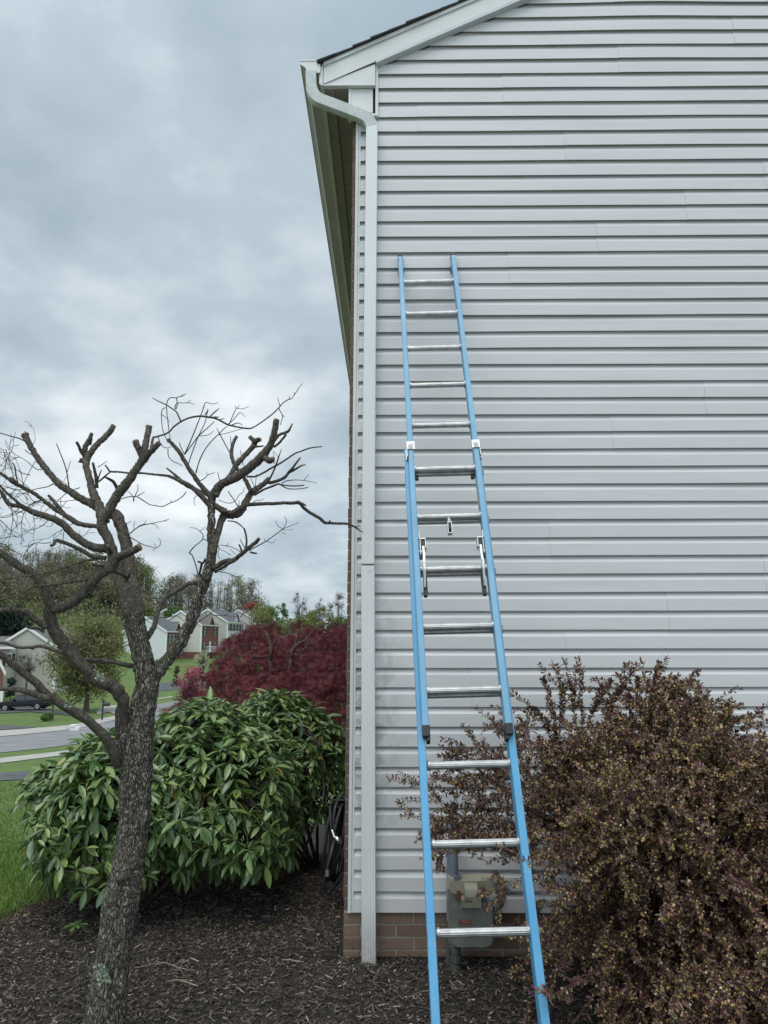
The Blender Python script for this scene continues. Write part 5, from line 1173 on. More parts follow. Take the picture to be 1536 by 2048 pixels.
def shoot(pts, n_nodes, lsz, dens=1.0, t0=.15, rad=.0022, fl=.8):
    pts = np.array(pts, float)
    t_ = np.linspace(0, 1, 9); 
    if len(pts) == 3: C_ = ((1-t_)**2)[:, None]*pts[0]+(2*t_*(1-t_))[:, None]*pts[1]+(t_**2)[:, None]*pts[2]
    else: C_ = np.stack([np.interp(t_, np.linspace(0, 1, len(pts)), pts[:, k]) for k in range(3)], -1)
    C_[1:-1] += r.normal(0, .004, (7, 3))
    mbs.tube(C_, np.linspace(rad, rad*.45, 9), 4, cap=False)
    s = np.linspace(t0, 1, n_nodes)
    for q in s:
        c = np.array([np.interp(q, t_, C_[:, k]) for k in range(3)]); tn = C_[min(8, int(q*8)+1)]-C_[min(7, int(q*8))]; tn /= np.linalg.norm(tn)+1e-9
        k = r.poisson(4*dens)+1
        for _ in range(k):
            d = r.normal(size=3); d -= tn*(d@tn); d /= np.linalg.norm(d)+1e-9; d = d*.8+tn*.55+np.array([0, 0, .15])
            LP_.append(c+d*.002); LDr.append(d); LS.append(lsz*r.uniform(.55, 1.15))
        if r.random() < fl:
            for _ in range(r.integers(1, 4)): FP.append(c+r.normal(0, .006, 3)+[0, 0, -.007])
CB = np.array([1.43, -.76, .36]); RB = np.array([.86, .68, .81])
ph = r.uniform(0, 6.28, 6)
nmain = 0
while nmain < 760:
    v = r.normal(size=3); v /= np.linalg.norm(v)
    if v[2] < -.62: continue
    if v[1] > .45 and r.random() < .45: continue
    if v[0] > .75 and r.random() < .5: continue
    v0 = v; v = np.sign(v)*np.abs(v)**.86
    lum = 1+.19*math.sin(v[0]*7+ph[0])*math.sin(v[2]*8+ph[1])+.07*math.sin(v[1]*9+v[2]*5+ph[2])+r.normal(0, .05)
    if nmain % 4 == 0: lum *= r.uniform(.6, .85)
    lum *= 1-.16*max(0, v[0])*max(0, v[2])*1.4
    tip = CB+v*RB*lum
    if tip[0] < .88+.25*max(0, .5-tip[2]) and tip[2] < .60 and r.random() < .88: continue
    if tip[2] < -.21: continue
    if tip[1] > -.03: tip[1] = -.03-r.random()*.1
    b = bbase+np.array([r.normal(0, .14), r.normal(0, .12), .02])
    inner = CB+v*RB*lum*r.uniform(.35, .6)
    ctrl = (inner+tip)/2+np.array([0, 0, r.uniform(.05, .2)])
    mbs.tube([b, (b+inner)/2+r.normal(0, .03, 3)+[0, 0, .08], inner], [.006, .0045, .003], 4, cap=False)
    droop = np.array([0, 0, -(.08+.16*(v[2] < .2))*r.random()*(1-max(0, v[2]))])
    shoot([inner, ctrl, tip+droop], 15, .014, .8, .3)
    for _ in range(5):
        q = r.uniform(.35, 1); s0_ = inner*(1-q)**2+2*q*(1-q)*ctrl+q*q*(tip+droop); d = v+r.normal(0, .75, 3)+[0, 0, -.25+.5*max(0, v[2])]; d /= np.linalg.norm(d); ln = r.uniform(.06, .19)
        e = s0_+d*ln+[0, 0, -.02]
        if e[1] > -.02: e[1] = -.02
        shoot([s0_, (s0_+e)/2+[0, 0, .012], e], int(4+ln*58), .0138, .9, .1, .0014)
    nmain += 1
# long shoots on the skyline and the arching sprays to the left
def sp_(pl, dep, n_, dens=1.1, sub=0, fl=.15, sz=.012):
    dd = dep if isinstance(dep, (list, tuple)) else (dep, dep)
    P = [atd(x_, y_, dd[0]+(dd[1]-dd[0])*i/(len(pl)-1)) for i, (x_, y_) in enumerate(pl)]
    shoot(P, n_, sz, dens, .05, .0022, fl)
    P = np.array(P)
    for _ in range(sub):
        q = r.uniform(.15, .95); c = np.array([np.interp(q*(len(P)-1), range(len(P)), P[:, k]) for k in range(3)]); tn = P[-1]-P[0]; tn /= np.linalg.norm(tn)
        d = tn*.8+r.normal(0, .6, 3)*[1, .5, 1]; d /= np.linalg.norm(d); ln = r.uniform(.06, .20); shoot([c, c+d*ln*.5+[0, 0, .01], c+d*ln+[0, 0, -.01]], int(3+ln*60), sz, dens*.85, .1, .0014, fl)
for pl in [[(1165, 1430), (1162, 1390), (1165, 1336)], [(1150, 1430), (1145, 1390), (1140, 1360)], [(1110, 1440), (1098, 1390), (1086, 1358)], [(1185, 1430), (1205, 1385), (1222, 1362)], [(1262, 1420), (1255, 1375), (1233, 1350)],
           [(1300, 1430), (1308, 1370), (1318, 1326)], [(1305, 1425), (1308, 1380), (1312, 1340)], [(1330, 1420), (1365, 1370), (1398, 1344)], [(1335, 1410), (1348, 1380), (1347, 1356)], [(1330, 1440), (1400, 1405), (1455, 1403)], [(1380, 1450), (1440, 1415), (1485, 1413)],
           [(1280, 1420), (1278, 1385), (1275, 1362)], [(1430, 1470), (1480, 1440), (1524, 1428)], [(1095, 1450), (1075, 1420), (1060, 1418)], [(1120, 1440), (1125, 1400), (1128, 1378)], [(1450, 1480), (1500, 1450), (1545, 1440)], [(1220, 1430), (1230, 1400), (1240, 1380)]]:
    sp_([(pl[0][0]*2-pl[1][0], pl[0][1]+70)]+list(pl), 3.70, 40, 1.2, 4, .25, .0135)
for pl in [[(1080, 1560), (980, 1500), (900, 1498)], [(1060, 1540), (990, 1520), (890, 1517)], [(1060, 1500), (1010, 1480), (985, 1438)], [(1060, 1480), (1035, 1465), (998, 1462)], [(1090, 1600), (960, 1570), (862, 1548)], [(1080, 1600), (1000, 1560), (895, 1540)],
           [(1080, 1620), (940, 1590), (825, 1570)], [(1080, 1640), (940, 1610), (808, 1600)], [(1080, 1650), (940, 1640), (804, 1632)], [(1080, 1660), (960, 1650), (845, 1665)], [(1080, 1670), (960, 1670), (835, 1680)], [(1090, 1690), (960, 1660), (885, 1690), (876, 1733)],
           [(1060, 1600), (990, 1560), (960, 1500)], [(1060, 1640), (980, 1600), (900, 1560)], [(1080, 1640), (1020, 1580), (960, 1550)], [(1090, 1700), (1010, 1680), (940, 1700)],    [(1080, 1680), (990, 1640), (880, 1640)],
           [(1090, 1720), (1030, 1700), (950, 1690)], [(1070, 1590), (1010, 1540), (960, 1530)], [(1100, 1620), (1060, 1560), (1030, 1500)], [(1080, 1700), (1000, 1680), (900, 1660)], [(1090, 1800), (1060, 1820), (1040, 1870)]]:
    sp_(pl, (r.uniform(3.45, 3.7), r.uniform(3.75, 4.05)), 30, 1.15, 9, .3, .0125)
for pl in [[(1180, 1760), (1120, 1735), (1062, 1730)], [(1180, 1960), (1130, 1975), (1094, 1992)], [(1150, 2000), (1115, 1990), (1092, 1982)]]: sp_(pl, (3.0, 2.72), 16, .9, 1, .1)
LP_ = np.array(LP_); LDr = np.array(LDr); LS = np.array(LS); n_ = len(LP_)
A = basis_from(LDr, np.tile([0, -.3, 1.], (n_, 1))+r.normal(0, .5, (n_, 3)))*LS[:, None, None]
TV = np.array([(0, 0, 0), (.55, .30, .06), (1.0, .20, .0), (1.12, 0, -.04), (1.0, -.20, .0), (.55, -.30, .06)])*[1.5, 1.15, 1.5]; TF = np.array([(0, 1, 2, 3), (0, 3, 4, 5)])
mb = MB(); mb.inst(TV, TF, A, LP_); mb.build('leaves', m_bb, root)
FP = np.array(FP); n2 = len(FP); mb = MB(); A = rotm(r.uniform(0, 6.28, n2), r.normal(0, .5, n2), r.normal(0, .5, n2))*r.uniform(.0034, .0072, n2)[:, None, None]
mb.inst(np.array([(1, 0, 0), (0, 1, 0), (-1, 0, 0), (0, -1, 0), (0, 0, 1.2), (0, 0, -1)], float), np.array([(0, 1, 4), (1, 2, 4), (2, 3, 4), (3, 0, 4), (1, 0, 5), (2, 1, 5), (3, 2, 5), (0, 3, 5)]), A, FP)
mb.build('flowers', m_bf, root); mbs.build('stems', m_bs, root)
print('BARBERRY', n_, n2)
# ------------------------------------------------------------------ street and hillside beyond
m_white = mat('white_siding', (.74, .76, .77), (.80, .82, .82), 2, .5)
m_cream = mat('cream_siding', (.68, .66, .59), (.75, .73, .66), 2, .5)
m_beige = mat('beige_siding', (.52, .495, .45), (.58, .555, .51), 2, .5)
m_fbrick = mat('red_brick', (.16, .06, .045), (.25, .105, .08), 6, .85)
m_froof = mat('grey_shingles', (.09, .095, .105), (.15, .155, .165), 3, .9)
m_broof = mat('brown_shingles', (.12, .105, .095), (.17, .155, .14), 3, .9)
m_glass = mat('window_glass', (.05, .06, .07), (.10, .115, .13), 1, .12)
m_shut = mat('dark_shutter', (.018, .022, .026), rough=.6)
def lines_mat(base, name):
    m = base.copy(); m.name = name; t = m.node_tree; p = t.nodes['Principled BSDF']
    tcn = nn(t, 'ShaderNodeTexCoord'); s = nn(t, 'ShaderNodeSeparateXYZ'); t.links.new(tcn.outputs['Object'], s.inputs[0])
    fr = mth(t, 'FRACT', mth(t, 'MULTIPLY', s.outputs[2], 4.0)); bn = nn(t, 'ShaderNodeBump'); bn.inputs['Distance'].default_value = .03; t.links.new(fr, bn.inputs['Height']); t.links.new(bn.outputs[0], p.inputs['Normal']); return m
m_whitel = lines_mat(m_white, 'white_lap_siding'); m_creaml = lines_mat(m_cream, 'cream_lap_siding'); m_beigel = lines_mat(m_beige, 'beige_lap_siding')
def far_house(corner, dep, eave_y, base_y, rot, gw, fl, pitch, side_m, front_m, roof_m, label, cols, rows, cg=True, arched=False, porch=False, base_m=None, side_win=None):
    """corner: pixel x of the gable/front corner; local x' = away along the gable to the left, y' = along the front."""
    Ce = atd(corner, eave_y, dep); Cb = atd(corner, base_y, dep); x0, y0, ze = Ce; zb = min(Cb[2], float(gh(x0, y0)))-.6; zfl = Cb[2]
    root = thing('far_house', label, 'house', (x0, y0, zb))
    a = R_(rot); gx = np.array([-math.cos(a), -math.sin(a), 0]); fy = np.array([-math.sin(a), math.cos(a), 0])   # gx leftwards on the gable, fy away along the front
    nf = -gx; ng = -fy
    def W(g, f, z, o=0, og=0): return np.array([x0, y0, 0])+gx*g+fy*f+nf*o+ng*og+np.array([0, 0, z])
    H = gw/2*pitch
    mb = MB(); V = [W(0, 0, zb), W(gw, 0, zb), W(gw, 0, ze), W(gw/2, 0, ze+H), W(0, 0, ze), W(0, fl, zb), W(gw, fl, zb), W(gw, fl, ze), W(gw/2, fl, ze+H), W(0, fl, ze)]
    mb.add(V, [(0, 1, 2, 3, 4), (9, 8, 7, 6, 5), (1, 6, 7, 2)]); mb.build('wall', side_m, root)
    mb = MB(); mb.add([W(0, 0, zb), W(0, fl, zb), W(0, fl, ze), W(0, 0, ze)], [(0, 3, 2, 1)]); 
    mb.add([W(0, 0, zb, .05), W(0, fl, zb, .05), W(0, fl, ze, .05), W(0, 0, ze, .05)], [(0, 1, 2, 3)]); mb.add([W(0, 0, zb), W(0, 0, zb, .05), W(0, 0, ze, .05), W(0, 0, ze)], [(0, 1, 2, 3)])
    mb.build('front_wall', front_m, root)
    ov = .3; mb = MB()
    def slab(g0, z0, g1, z1):
        V = []
        for f in (-.2, fl+.2):
            for dz in (0, .16): V += [W(g0, f, z0+dz), W(g1, f, z1+dz)]
        mb.add(V, [(0, 1, 3, 2), (4, 6, 7, 5), (2, 3, 7, 6), (0, 4, 5, 1), (0, 2, 6, 4), (1, 5, 7, 3)])
    slab(-ov, ze-ov*pitch, gw/2, ze+H); slab(gw+ov, ze-ov*pitch, gw/2, ze+H); rf = mb.build('roof', roof_m, root)
    mb = MB()
    for g0, g1, za, zc in ((-ov, gw/2, ze-ov*pitch, ze+H), (gw+ov, gw/2, ze-ov*pitch, ze+H)):
        V = [W(g0, -.26, za-.22), W(g1, -.26, zc-.22), W(g1, -.26, zc+.14), W(g0, -.26, za+.14), W(g0, -.2, za-.22), W(g1, -.2, zc-.22), W(g1, -.2, zc+.14), W(g0, -.2, za+.14)]
        mb.add(V, [(0, 1, 2, 3), (4, 7, 6, 5), (3, 2, 6, 7), (0, 4, 5, 1), (0, 3, 7, 4), (1, 5, 6, 2)])
    mb.add([W(0, 0, ze-.25, .35), W(0, fl, ze-.25, .35), W(0, fl, ze-.02, .35), W(0, 0, ze-.02, .35), W(0, 0, ze-.25, .05), W(0, fl, ze-.25, .05)], [(0, 1, 2, 3), (0, 4, 5, 1)])
    mb.add([W(-.02, -.03, zb, .1), W(-.02, .25, zb, .1), W(-.02, .25, ze, .1), W(-.02, -.03, ze, .1), W(.25, -.03, zb, .1), W(.25, -.03, ze, .1)], [(0, 1, 2, 3), (0, 3, 5, 4)])
    mb.build('trim', m_white, root)
    if cg:     # front cross gable with little white rake
        f0, f1 = fl*.33, fl*.67; fm = (f0+f1)/2; hh = (f1-f0)/2*1.15; mb = MB()
        mb.add([W(0, f0, ze, .07), W(0, f1, ze, .07), W(0, fm, ze+hh, .07)], [(0, 1, 2)]); mb.build('front_gable', front_m, root)
        mb = MB(); bk = hh/pitch
        mb.add([W(0, f0-.3, ze-.2, .4), W(0, fm, ze+hh+.1, .4), W(bk, fm, ze+hh+.1), W(0, f0-.3, ze-.1), W(0, f1+.3, ze-.2, .4), W(0, f1+.3, ze-.1)], [(0, 1, 2, 3), (4, 5, 2, 1)]); mb.build('gable_roof', roof_m, root)
        mb = MB()
        for fa in (f0-.3, f1+.3): mb.add([W(0, fa, ze-.35, .42), W(0, fm, ze+hh-.08, .42), W(0, fm, ze+hh+.14, .42), W(0, fa, ze-.08, .42)], [(0, 1, 2, 3)])
        mb.build('gable_trim', m_white, root)
    for f in cols:
        for zf in rows:
            zt = ze-zf; 
            if arched and abs(f-fl/2) < 1.2 and zf == rows[0]:
                pts = [(f-.55, zt-1.7), (f+.55, zt-1.7), (f+.55, zt-.3)]+[(f+.55*math.cos(q), zt-.3+.55*math.sin(q)) for q in np.linspace(.3, math.pi-.3, 6)]+[(f-.55, zt-.3)]
                mb = MB(); mb.add([W(0, p_[0], p_[1], .09) for p_ in pts], [tuple(range(len(pts)))]); wi = mb.build('window', m_white, root)
                mb = MB(); mb.add([W(0, f+(p_[0]-f)*.75, zt-.7+(p_[1]-zt+.7)*.82, .11) for p_ in pts], [tuple(range(len(pts)))]); mb.build('pane', m_glass, wi); continue
            mb = MB(); q = [W(0, f-.5, zt-1.65, .10), W(0, f+.5, zt-1.65, .10), W(0, f+.5, zt, .10), W(0, f-.5, zt, .10)]; mb.add(q, [(0, 1, 2, 3)]); wi = mb.build('window', m_white, root)
            mb = MB()
            for z0_, z1_ in ((-1.55, -.86), (-.79, -.1)): mb.add([W(0, f-.38, zt+z0_, .13), W(0, f+.38, zt+z0_, .13), W(0, f+.38, zt+z1_, .13), W(0, f-.38, zt+z1_, .13)], [(0, 1, 2, 3)])
            mb.build('pane', m_glass, wi)
            for sg in (-1, 1):
                mb = MB(); fa = f+sg*.78; mb.add([W(0, fa-.25, zt-1.65, .11), W(0, fa+.25, zt-1.65, .11), W(0, fa+.25, zt, .11), W(0, fa-.25, zt, .11)], [(0, 1, 2, 3)]); mb.build('shutter', m_shut, wi)
    if side_win:
        g, zf = side_win; zt = ze-zf; mb = MB(); mb.add([W(g-.9, 0, zt-1.6, 0, .06), W(g+.9, 0, zt-1.6, 0, .06), W(g+.9, 0, zt, 0, .06), W(g-.9, 0, zt, 0, .06)], [(0, 1, 2, 3)]); wi = mb.build('window', m_white, root)
        mb = MB()
        for ga, gb_ in ((-.8, -.05), (.05, .8)):
            for za_, zc_ in ((-1.5, -.84), (-.76, -.1)): mb.add([W(g+ga, 0, zt+za_, 0, .09), W(g+gb_, 0, zt+za_, 0, .09), W(g+gb_, 0, zt+zc_, 0, .09), W(g+ga, 0, zt+zc_, 0, .09)], [(0, 1, 2, 3)])
        mb.build('pane', m_glass, wi)
    if base_m is not None:
        mb = MB(); zt = zfl; c = [W(-.06, -.06, zb), W(gw, -.06, zb), W(gw, -.06, zt), W(-.06, -.06, zt), W(-.12, fl, zb), W(-.12, fl, zt), W(-.12, -.06, zb), W(-.12, -.06, zt)]
        mb.add(c, [(0, 1, 2, 3), (6, 4, 5, 7), (6, 7, 3, 0)]); mb.build('lower_storey', base_m, root)
    if porch:
        f = fl*.5; zd = zfl+.1; mb = MB(); mb.add([W(0, f-2.2, zd-.2, .1), W(0, f+2.2, zd-.2, .1), W(0, f+2.2, zd-.2, 1.6), W(0, f-2.2, zd-.2, 1.6), W(0, f-2.2, zd, .1), W(0, f+2.2, zd, .1), W(0, f+2.2, zd, 1.6), W(0, f-2.2, zd, 1.6)], [(4, 7, 6, 5), (0, 1, 2, 3), (3, 2, 6, 7), (0, 3, 7, 4), (1, 5, 6, 2)])
        for k in range(16):
            fa = f-2.2+4.4*k/15; mb.tube([W(0, fa, zd, 1.55), W(0, fa, zd+.95, 1.55)], .035, 4)
        for k in range(6): mb.tube([W(0, f-2.2, zd, .15+.28*k), W(0, f-2.2, zd+.95, .15+.28*k)], .035, 4)
        mb.tube([W(0, f-2.2, zd+.95, 1.55), W(0, f+2.2, zd+.95, 1.55)], .06, 4); mb.tube([W(0, f-2.2, zd+.95, .1), W(0, f-2.2, zd+.95, 1.55)], .06, 4)
        mb.build('balcony', m_white, root)
        mb = MB(); mb.add([W(0, f-.5, zd, .13), W(0, f+.5, zd, .13), W(0, f+.5, zd+2.05, .13), W(0, f-.5, zd+2.05, .13)], [(0, 1, 2, 3)]); dr = mb.build('door', m_white, root)
    return root
far_house(333, 142, 1262, 1322, -7, 9.0, 9.6, .62, m_whitel, m_fbrick, m_froof, 'white sided house with brick front and blue-grey roof, leftmost of the row', [1.7, 3.3, 7.8], [.7, 3.6], True, True, base_m=None, side_win=(3.4, 5.0))
far_house(403, 150, 1249, 1304, -7, 9.2, 10.0, .62, m_creaml, m_fbrick, m_broof, 'cream sided house with narrow brick front, brown roof and white balcony', [2.0, 8.0], [.6, 3.8], True, False, True, m_fbrick)
far_house(455, 166, 1243, 1330, -7, 9.6, 11.5, .60, m_beigel, m_white, m_froof, 'taller pale house with white front and many dark shuttered windows, above the maple', [1.2, 3.4, 5.6, 7.8, 10.0], [.5, 3.8], True)
far_house(512, 188, 1240, 1300, -6, 9.6, 10, .55, m_beigel, m_white, m_broof, 'beige house furthest right of the row, half hidden by a green tree', [2, 5, 8], [.6, 3.6], False)
far_house(366, 175, 1241, 1290, -6, 9.0, 9, .62, m_creaml, m_white, m_froof, 'cream gabled house behind the leaning right limb of the pruned tree', [2, 6], [.6, 3.6], False)
far_house(112, 92, 1292, 1400, -3, 7.6, 9.5, .62, m_beigel, m_beige, m_broof, 'beige gabled house behind the bare little tree at the far left', [3, 7], [.7, 3.6], False)
# porch wing of the beige house and the brick house at the left edge
a_ = atd(34, 1294, 90.5); b_ = atd(-60, 1400, 90.5)
wing = thing('house_wing', 'low front wing with grey roof and shuttered windows left of the beige gable', 'house', (b_[0], a_[1], b_[2]-.5))
mb = MB(); mb.box((b_[0], a_[1]-.0, b_[2]-1), (a_[0]-.8, a_[1]+1.4, a_[2])); mb.build('wall', m_beigel, wing)
mb = MB(); p1 = atd(8, 1285, 94); mb.add([(b_[0], a_[1]-.5, a_[2]-.1), (a_[0]+.1, a_[1]-.5, a_[2]-.1), (p1[0]+1, a_[1]+3.2, p1[2]+.6), (b_[0], a_[1]+3.2, p1[2]+.6), (b_[0], a_[1]-.5, a_[2]+.1), (a_[0]+.1, a_[1]-.5, a_[2]+.1), (p1[0]+1, a_[1]+3.2, p1[2]+.8), (b_[0], a_[1]+3.2, p1[2]+.8)], [(0, 3, 2, 1), (4, 5, 6, 7), (0, 1, 5, 4), (1, 2, 6, 5), (3, 0, 4, 7)]); mb.build('roof', m_broof, wing)
mb = MB(); mb.box((b_[0], a_[1]-.56, a_[2]-.25), (a_[0]+.12, a_[1]-.5, a_[2]+.05)); mb.build('gutter', m_white, wing)
for px in (19, ): 
    c = atd(px, 1307, 90.4); d = atd(px, 1330, 90.4); mb = MB(); mb.box((c[0]-.35, c[1]-.05, d[2]), (c[0]+.35, c[1]+.1, c[2])); wi = mb.build('window', m_white, wing)
    mb = MB(); mb.box((c[0]-.27, c[1]-.07, d[2]+.1), (c[0]+.27, c[1]-.052, (c[2]+d[2])/2-.04)); mb.box((c[0]-.27, c[1]-.07, (c[2]+d[2])/2+.04), (c[0]+.27, c[1]-.052, c[2]-.1)); mb.build('pane', m_glass, wi)
    for sg in (-1, 1): mb = MB(); mb.box((c[0]+sg*.55-.17, c[1]-.06, d[2]), (c[0]+sg*.55+.17, c[1], c[2])); mb.build('shutter', m_shut, wi)
a_ = atd(13, 1349, 84); b_ = atd(-50, 1412, 84); t_ = atd(-14, 1300, 84)
bh_ = thing('brick_house', 'red brick house corner with white rake trim at the left edge', 'house', (b_[0], a_[1], b_[2]-.5))
mb = MB(); xr = atd(7, 1349, 84)[0]; mb.add([(b_[0], a_[1], b_[2]-1), (xr, a_[1], b_[2]-1), (xr, a_[1], a_[2]), (t_[0], a_[1], t_[2]), (b_[0], a_[1], t_[2]-2), (b_[0]-4, a_[1]+6, b_[2]-1), (xr-4, a_[1]+6, b_[2]-1), (xr-4, a_[1]+6, a_[2]), (t_[0]-4, a_[1]+6, t_[2]), (b_[0]-4, a_[1]+6, t_[2]-2)], [(0, 1, 2, 3, 4), (1, 6, 7, 2), (2, 7, 8, 3)]); mb.build('wall', m_fbrick, bh_)
mb = MB(); mb.add([(a_[0], a_[1]-.3, a_[2]-.15), (t_[0], a_[1]-.3, t_[2]+.1), (t_[0], a_[1]-.3, t_[2]+.45), (a_[0], a_[1]-.3, a_[2]+.2), (a_[0], a_[1]-.05, a_[2]-.15), (t_[0], a_[1]-.05, t_[2]+.1), (t_[0], a_[1]-.05, t_[2]+.45), (a_[0], a_[1]-.05, a_[2]+.2)], [(0, 3, 2, 1), (2, 3, 7, 6), (0, 4, 7, 3), (0, 1, 5, 4)]); mb.build('rake_trim', m_white, bh_)
mb = MB(); q0 = atd(-20, 1377, 83.9); q1 = atd(4, 1410, 83.9); mb.box((q0[0], a_[1]-.05, q1[2]), (q1[0], a_[1]-.001, q0[2])); mb.build('garage_door', m_white, bh_)

# parked dark car
def car():
    c = onground(50, 1421); c[2] = gh(c[0], c[1])+.05
    root = thing('parked_car', 'black car parked on the driveway in front of the houses at far left', 'car', tuple(c))
    L_, Wd = 4.95, 1.85; a = R_(6); ex = np.array([math.cos(a), math.sin(a), .03]); ey = np.array([-math.sin(a), math.cos(a), 0]); ez = np.array([0, 0, 1.])
    def W(x, y, z): return c+ex*x+ey*y+ez*z
    m_paint = mat('black_car_paint', (.004, .005, .010), rough=.28, spec=.35); m_tyre = mat('tyre', (.012, .012, .012), rough=.85); m_rim = mat('alloy', (.45, .46, .48), rough=.3, metal=.8)
    low = [(-2.47, .42), (-2.45, .68), (-2.35, .80), (-1.35, .98), (-.2, 1.02), (1.3, 1.03), (2.2, 1.0), (2.42, .88), (2.47, .5), (2.42, .30), (-2.4, .28)]
    mb = MB()
    def extr(pl, ys_, mi=0):
        n = len(pl); V = []
        for (yv, ins) in ys_: V += [W(x*(1-ins*.03), yv, .28+(z-.28)*(1-ins*.10)) for x, z in pl]
        F = []
        for k in range(len(ys_)-1): F += [(k*n+i, k*n+(i+1) % n, (k+1)*n+(i+1) % n, (k+1)*n+i) for i in range(n)]
        F += [tuple(range(n-1, -1, -1)), tuple((len(ys_)-1)*n+i for i in range(n))]; mb.add(V, F, mi)
    extr(low, [(-.92, 1), (-.88, .2), (-.7, 0), (.7, 0), (.88, .2), (.92, 1)]); sharp(mb.build('body', m_paint, root), 40)
    mb = MB(); cab = [(-1.25, .97), (-.45, 1.44), (-.1, 1.50), (.9, 1.48), (1.45, 1.30), (1.95, 1.0)]
    V = []
    for yv, s_ in ((-.86, 0), (-.66, 1), (.66, 1), (.86, 0)):
        V += [W(x, yv if z < 1.1 else yv*(.80 if abs(yv) > .7 else .95), z) for x, z in cab]
    n = len(cab); lo_ = [W(x, -.84, .98) for x, z in cab]; mb = MB()
    A_ = [W(x, -.84+(z-.97)*.38, z) for x, z in cab]; B_ = [W(x, .84-(z-.97)*.38, z) for x, z in cab]
    mb.add(A_+B_, [(i, i+1, n+i+1, n+i) for i in range(n-1)]+[tuple(range(n-1, -1, -1)), tuple(range(n, 2*n))]); mb.build('cabin', m_paint, root)
    mb = MB()
    for (xa, xb, xc, xd) in ((-.98, -.42, .12, .12), (.22, .22, .95, 1.05), (1.12, 1.02, 1.35, 1.62)):
        z0_, z1_ = 1.04, 1.40 if xb < 1 else 1.30
        mb.add([W(xa, -.845+.07*.38, z0_), W(xd, -.845+.07*.38, z0_), W(xc, -.85+(z1_-.97)*.38, z1_), W(xb, -.85+(z1_-.97)*.38, z1_)], [(0, 1, 2, 3)])
    mb.build('side_windows', mat('car_glass', (.03, .035, .04), rough=.08, spec=.8), root)
    for x_ in (-1.52, 1.42):
        for sy in (-1, 1):
            q = W(x_, sy*.83, .33); mb = MB(); mb.tube([q-ey*.10, q+ey*.10], .335, 24); wl = mb.build('wheel', m_tyre, root, smooth=False)
            mb = MB(); mb.tube([q+ey*sy*.095, q+ey*sy*.112], [.22, .20], 18); 
            for k in range(5): an = k*1.2566; mb.obox(q+ey*sy*.118+(ex*math.cos(an)+ez*math.sin(an))*.12, ex*math.cos(an)+ez*math.sin(an), ex*-math.sin(an)+ez*math.cos(an), ey, .1, .03, .006)
            mb.build('rim', m_rim, wl)
    mb = MB(); mb.obox(W(2.40, -.72, .86), ex, ey, ez, .07, .18, .06); mb.build('tail_light', mat('tail_light', (.35, .04, .03), rough=.2), root)
    mb = MB(); mb.obox(W(-2.36, -.70, .72), ex, ey, ez, .10, .18, .06); mb.build('headlight', mat('headlight', (.6, .62, .64), rough=.15), root)
    mb = MB(); mb.obox(W(.0, -.925, .36), ex, ey, ez, .85, .012, .03); mb.build('sill_trim', m_rim, root)
    mb = MB(); mb.obox(W(-.72, -.98, 1.05), ex, ey, ez, .08, .10, .07); mb.build('mirror', m_paint, root)
car()
# mailbox
c = onground(204, 1441); r_ = thing('mailbox', 'black mailbox on a post beside the curving garden path', 'mailbox', tuple(c)); s_ = (c[1]+4.411)/FPX
mb = MB(); mb.box((c[0]-1.2*s_, c[1]-.05, c[2]-.1), (c[0]+1.2*s_, c[1]+.06, c[2]+38*s_)); mb.build('post', m_black, r_)
mb = MB(); z_ = c[2]+27*s_; pr = [(-4, 0), (4, 0), (4, 4), (2.5, 6), (0, 7), (-2.5, 6), (-4, 4)]; pr = [(c[1]+a*s_*.6, z_+b*s_) for a, b in pr]; mb.prism(pr, 0, c[0]-.5*s_, c[0]+13*s_); mb.build('box', m_black, r_)
# low white box by the far pavement
c = onground(150, 1461); s_ = (c[1]+4.411)/FPX; mb = MB(); mb.box((c[0]-8*s_, c[1]-.2, c[2]-.1), (c[0]+9*s_, c[1]+.25, c[2]+7*s_)); mb.box((c[0]-9*s_, c[1]-.24, c[2]+7*s_), (c[0]+2*s_, c[1]+.29, c[2]+11*s_))
bev(tag(mb.build('utility_box', m_white, origin=c), 'small low white box beside the far pavement just left of the bush', 'box'), .02)
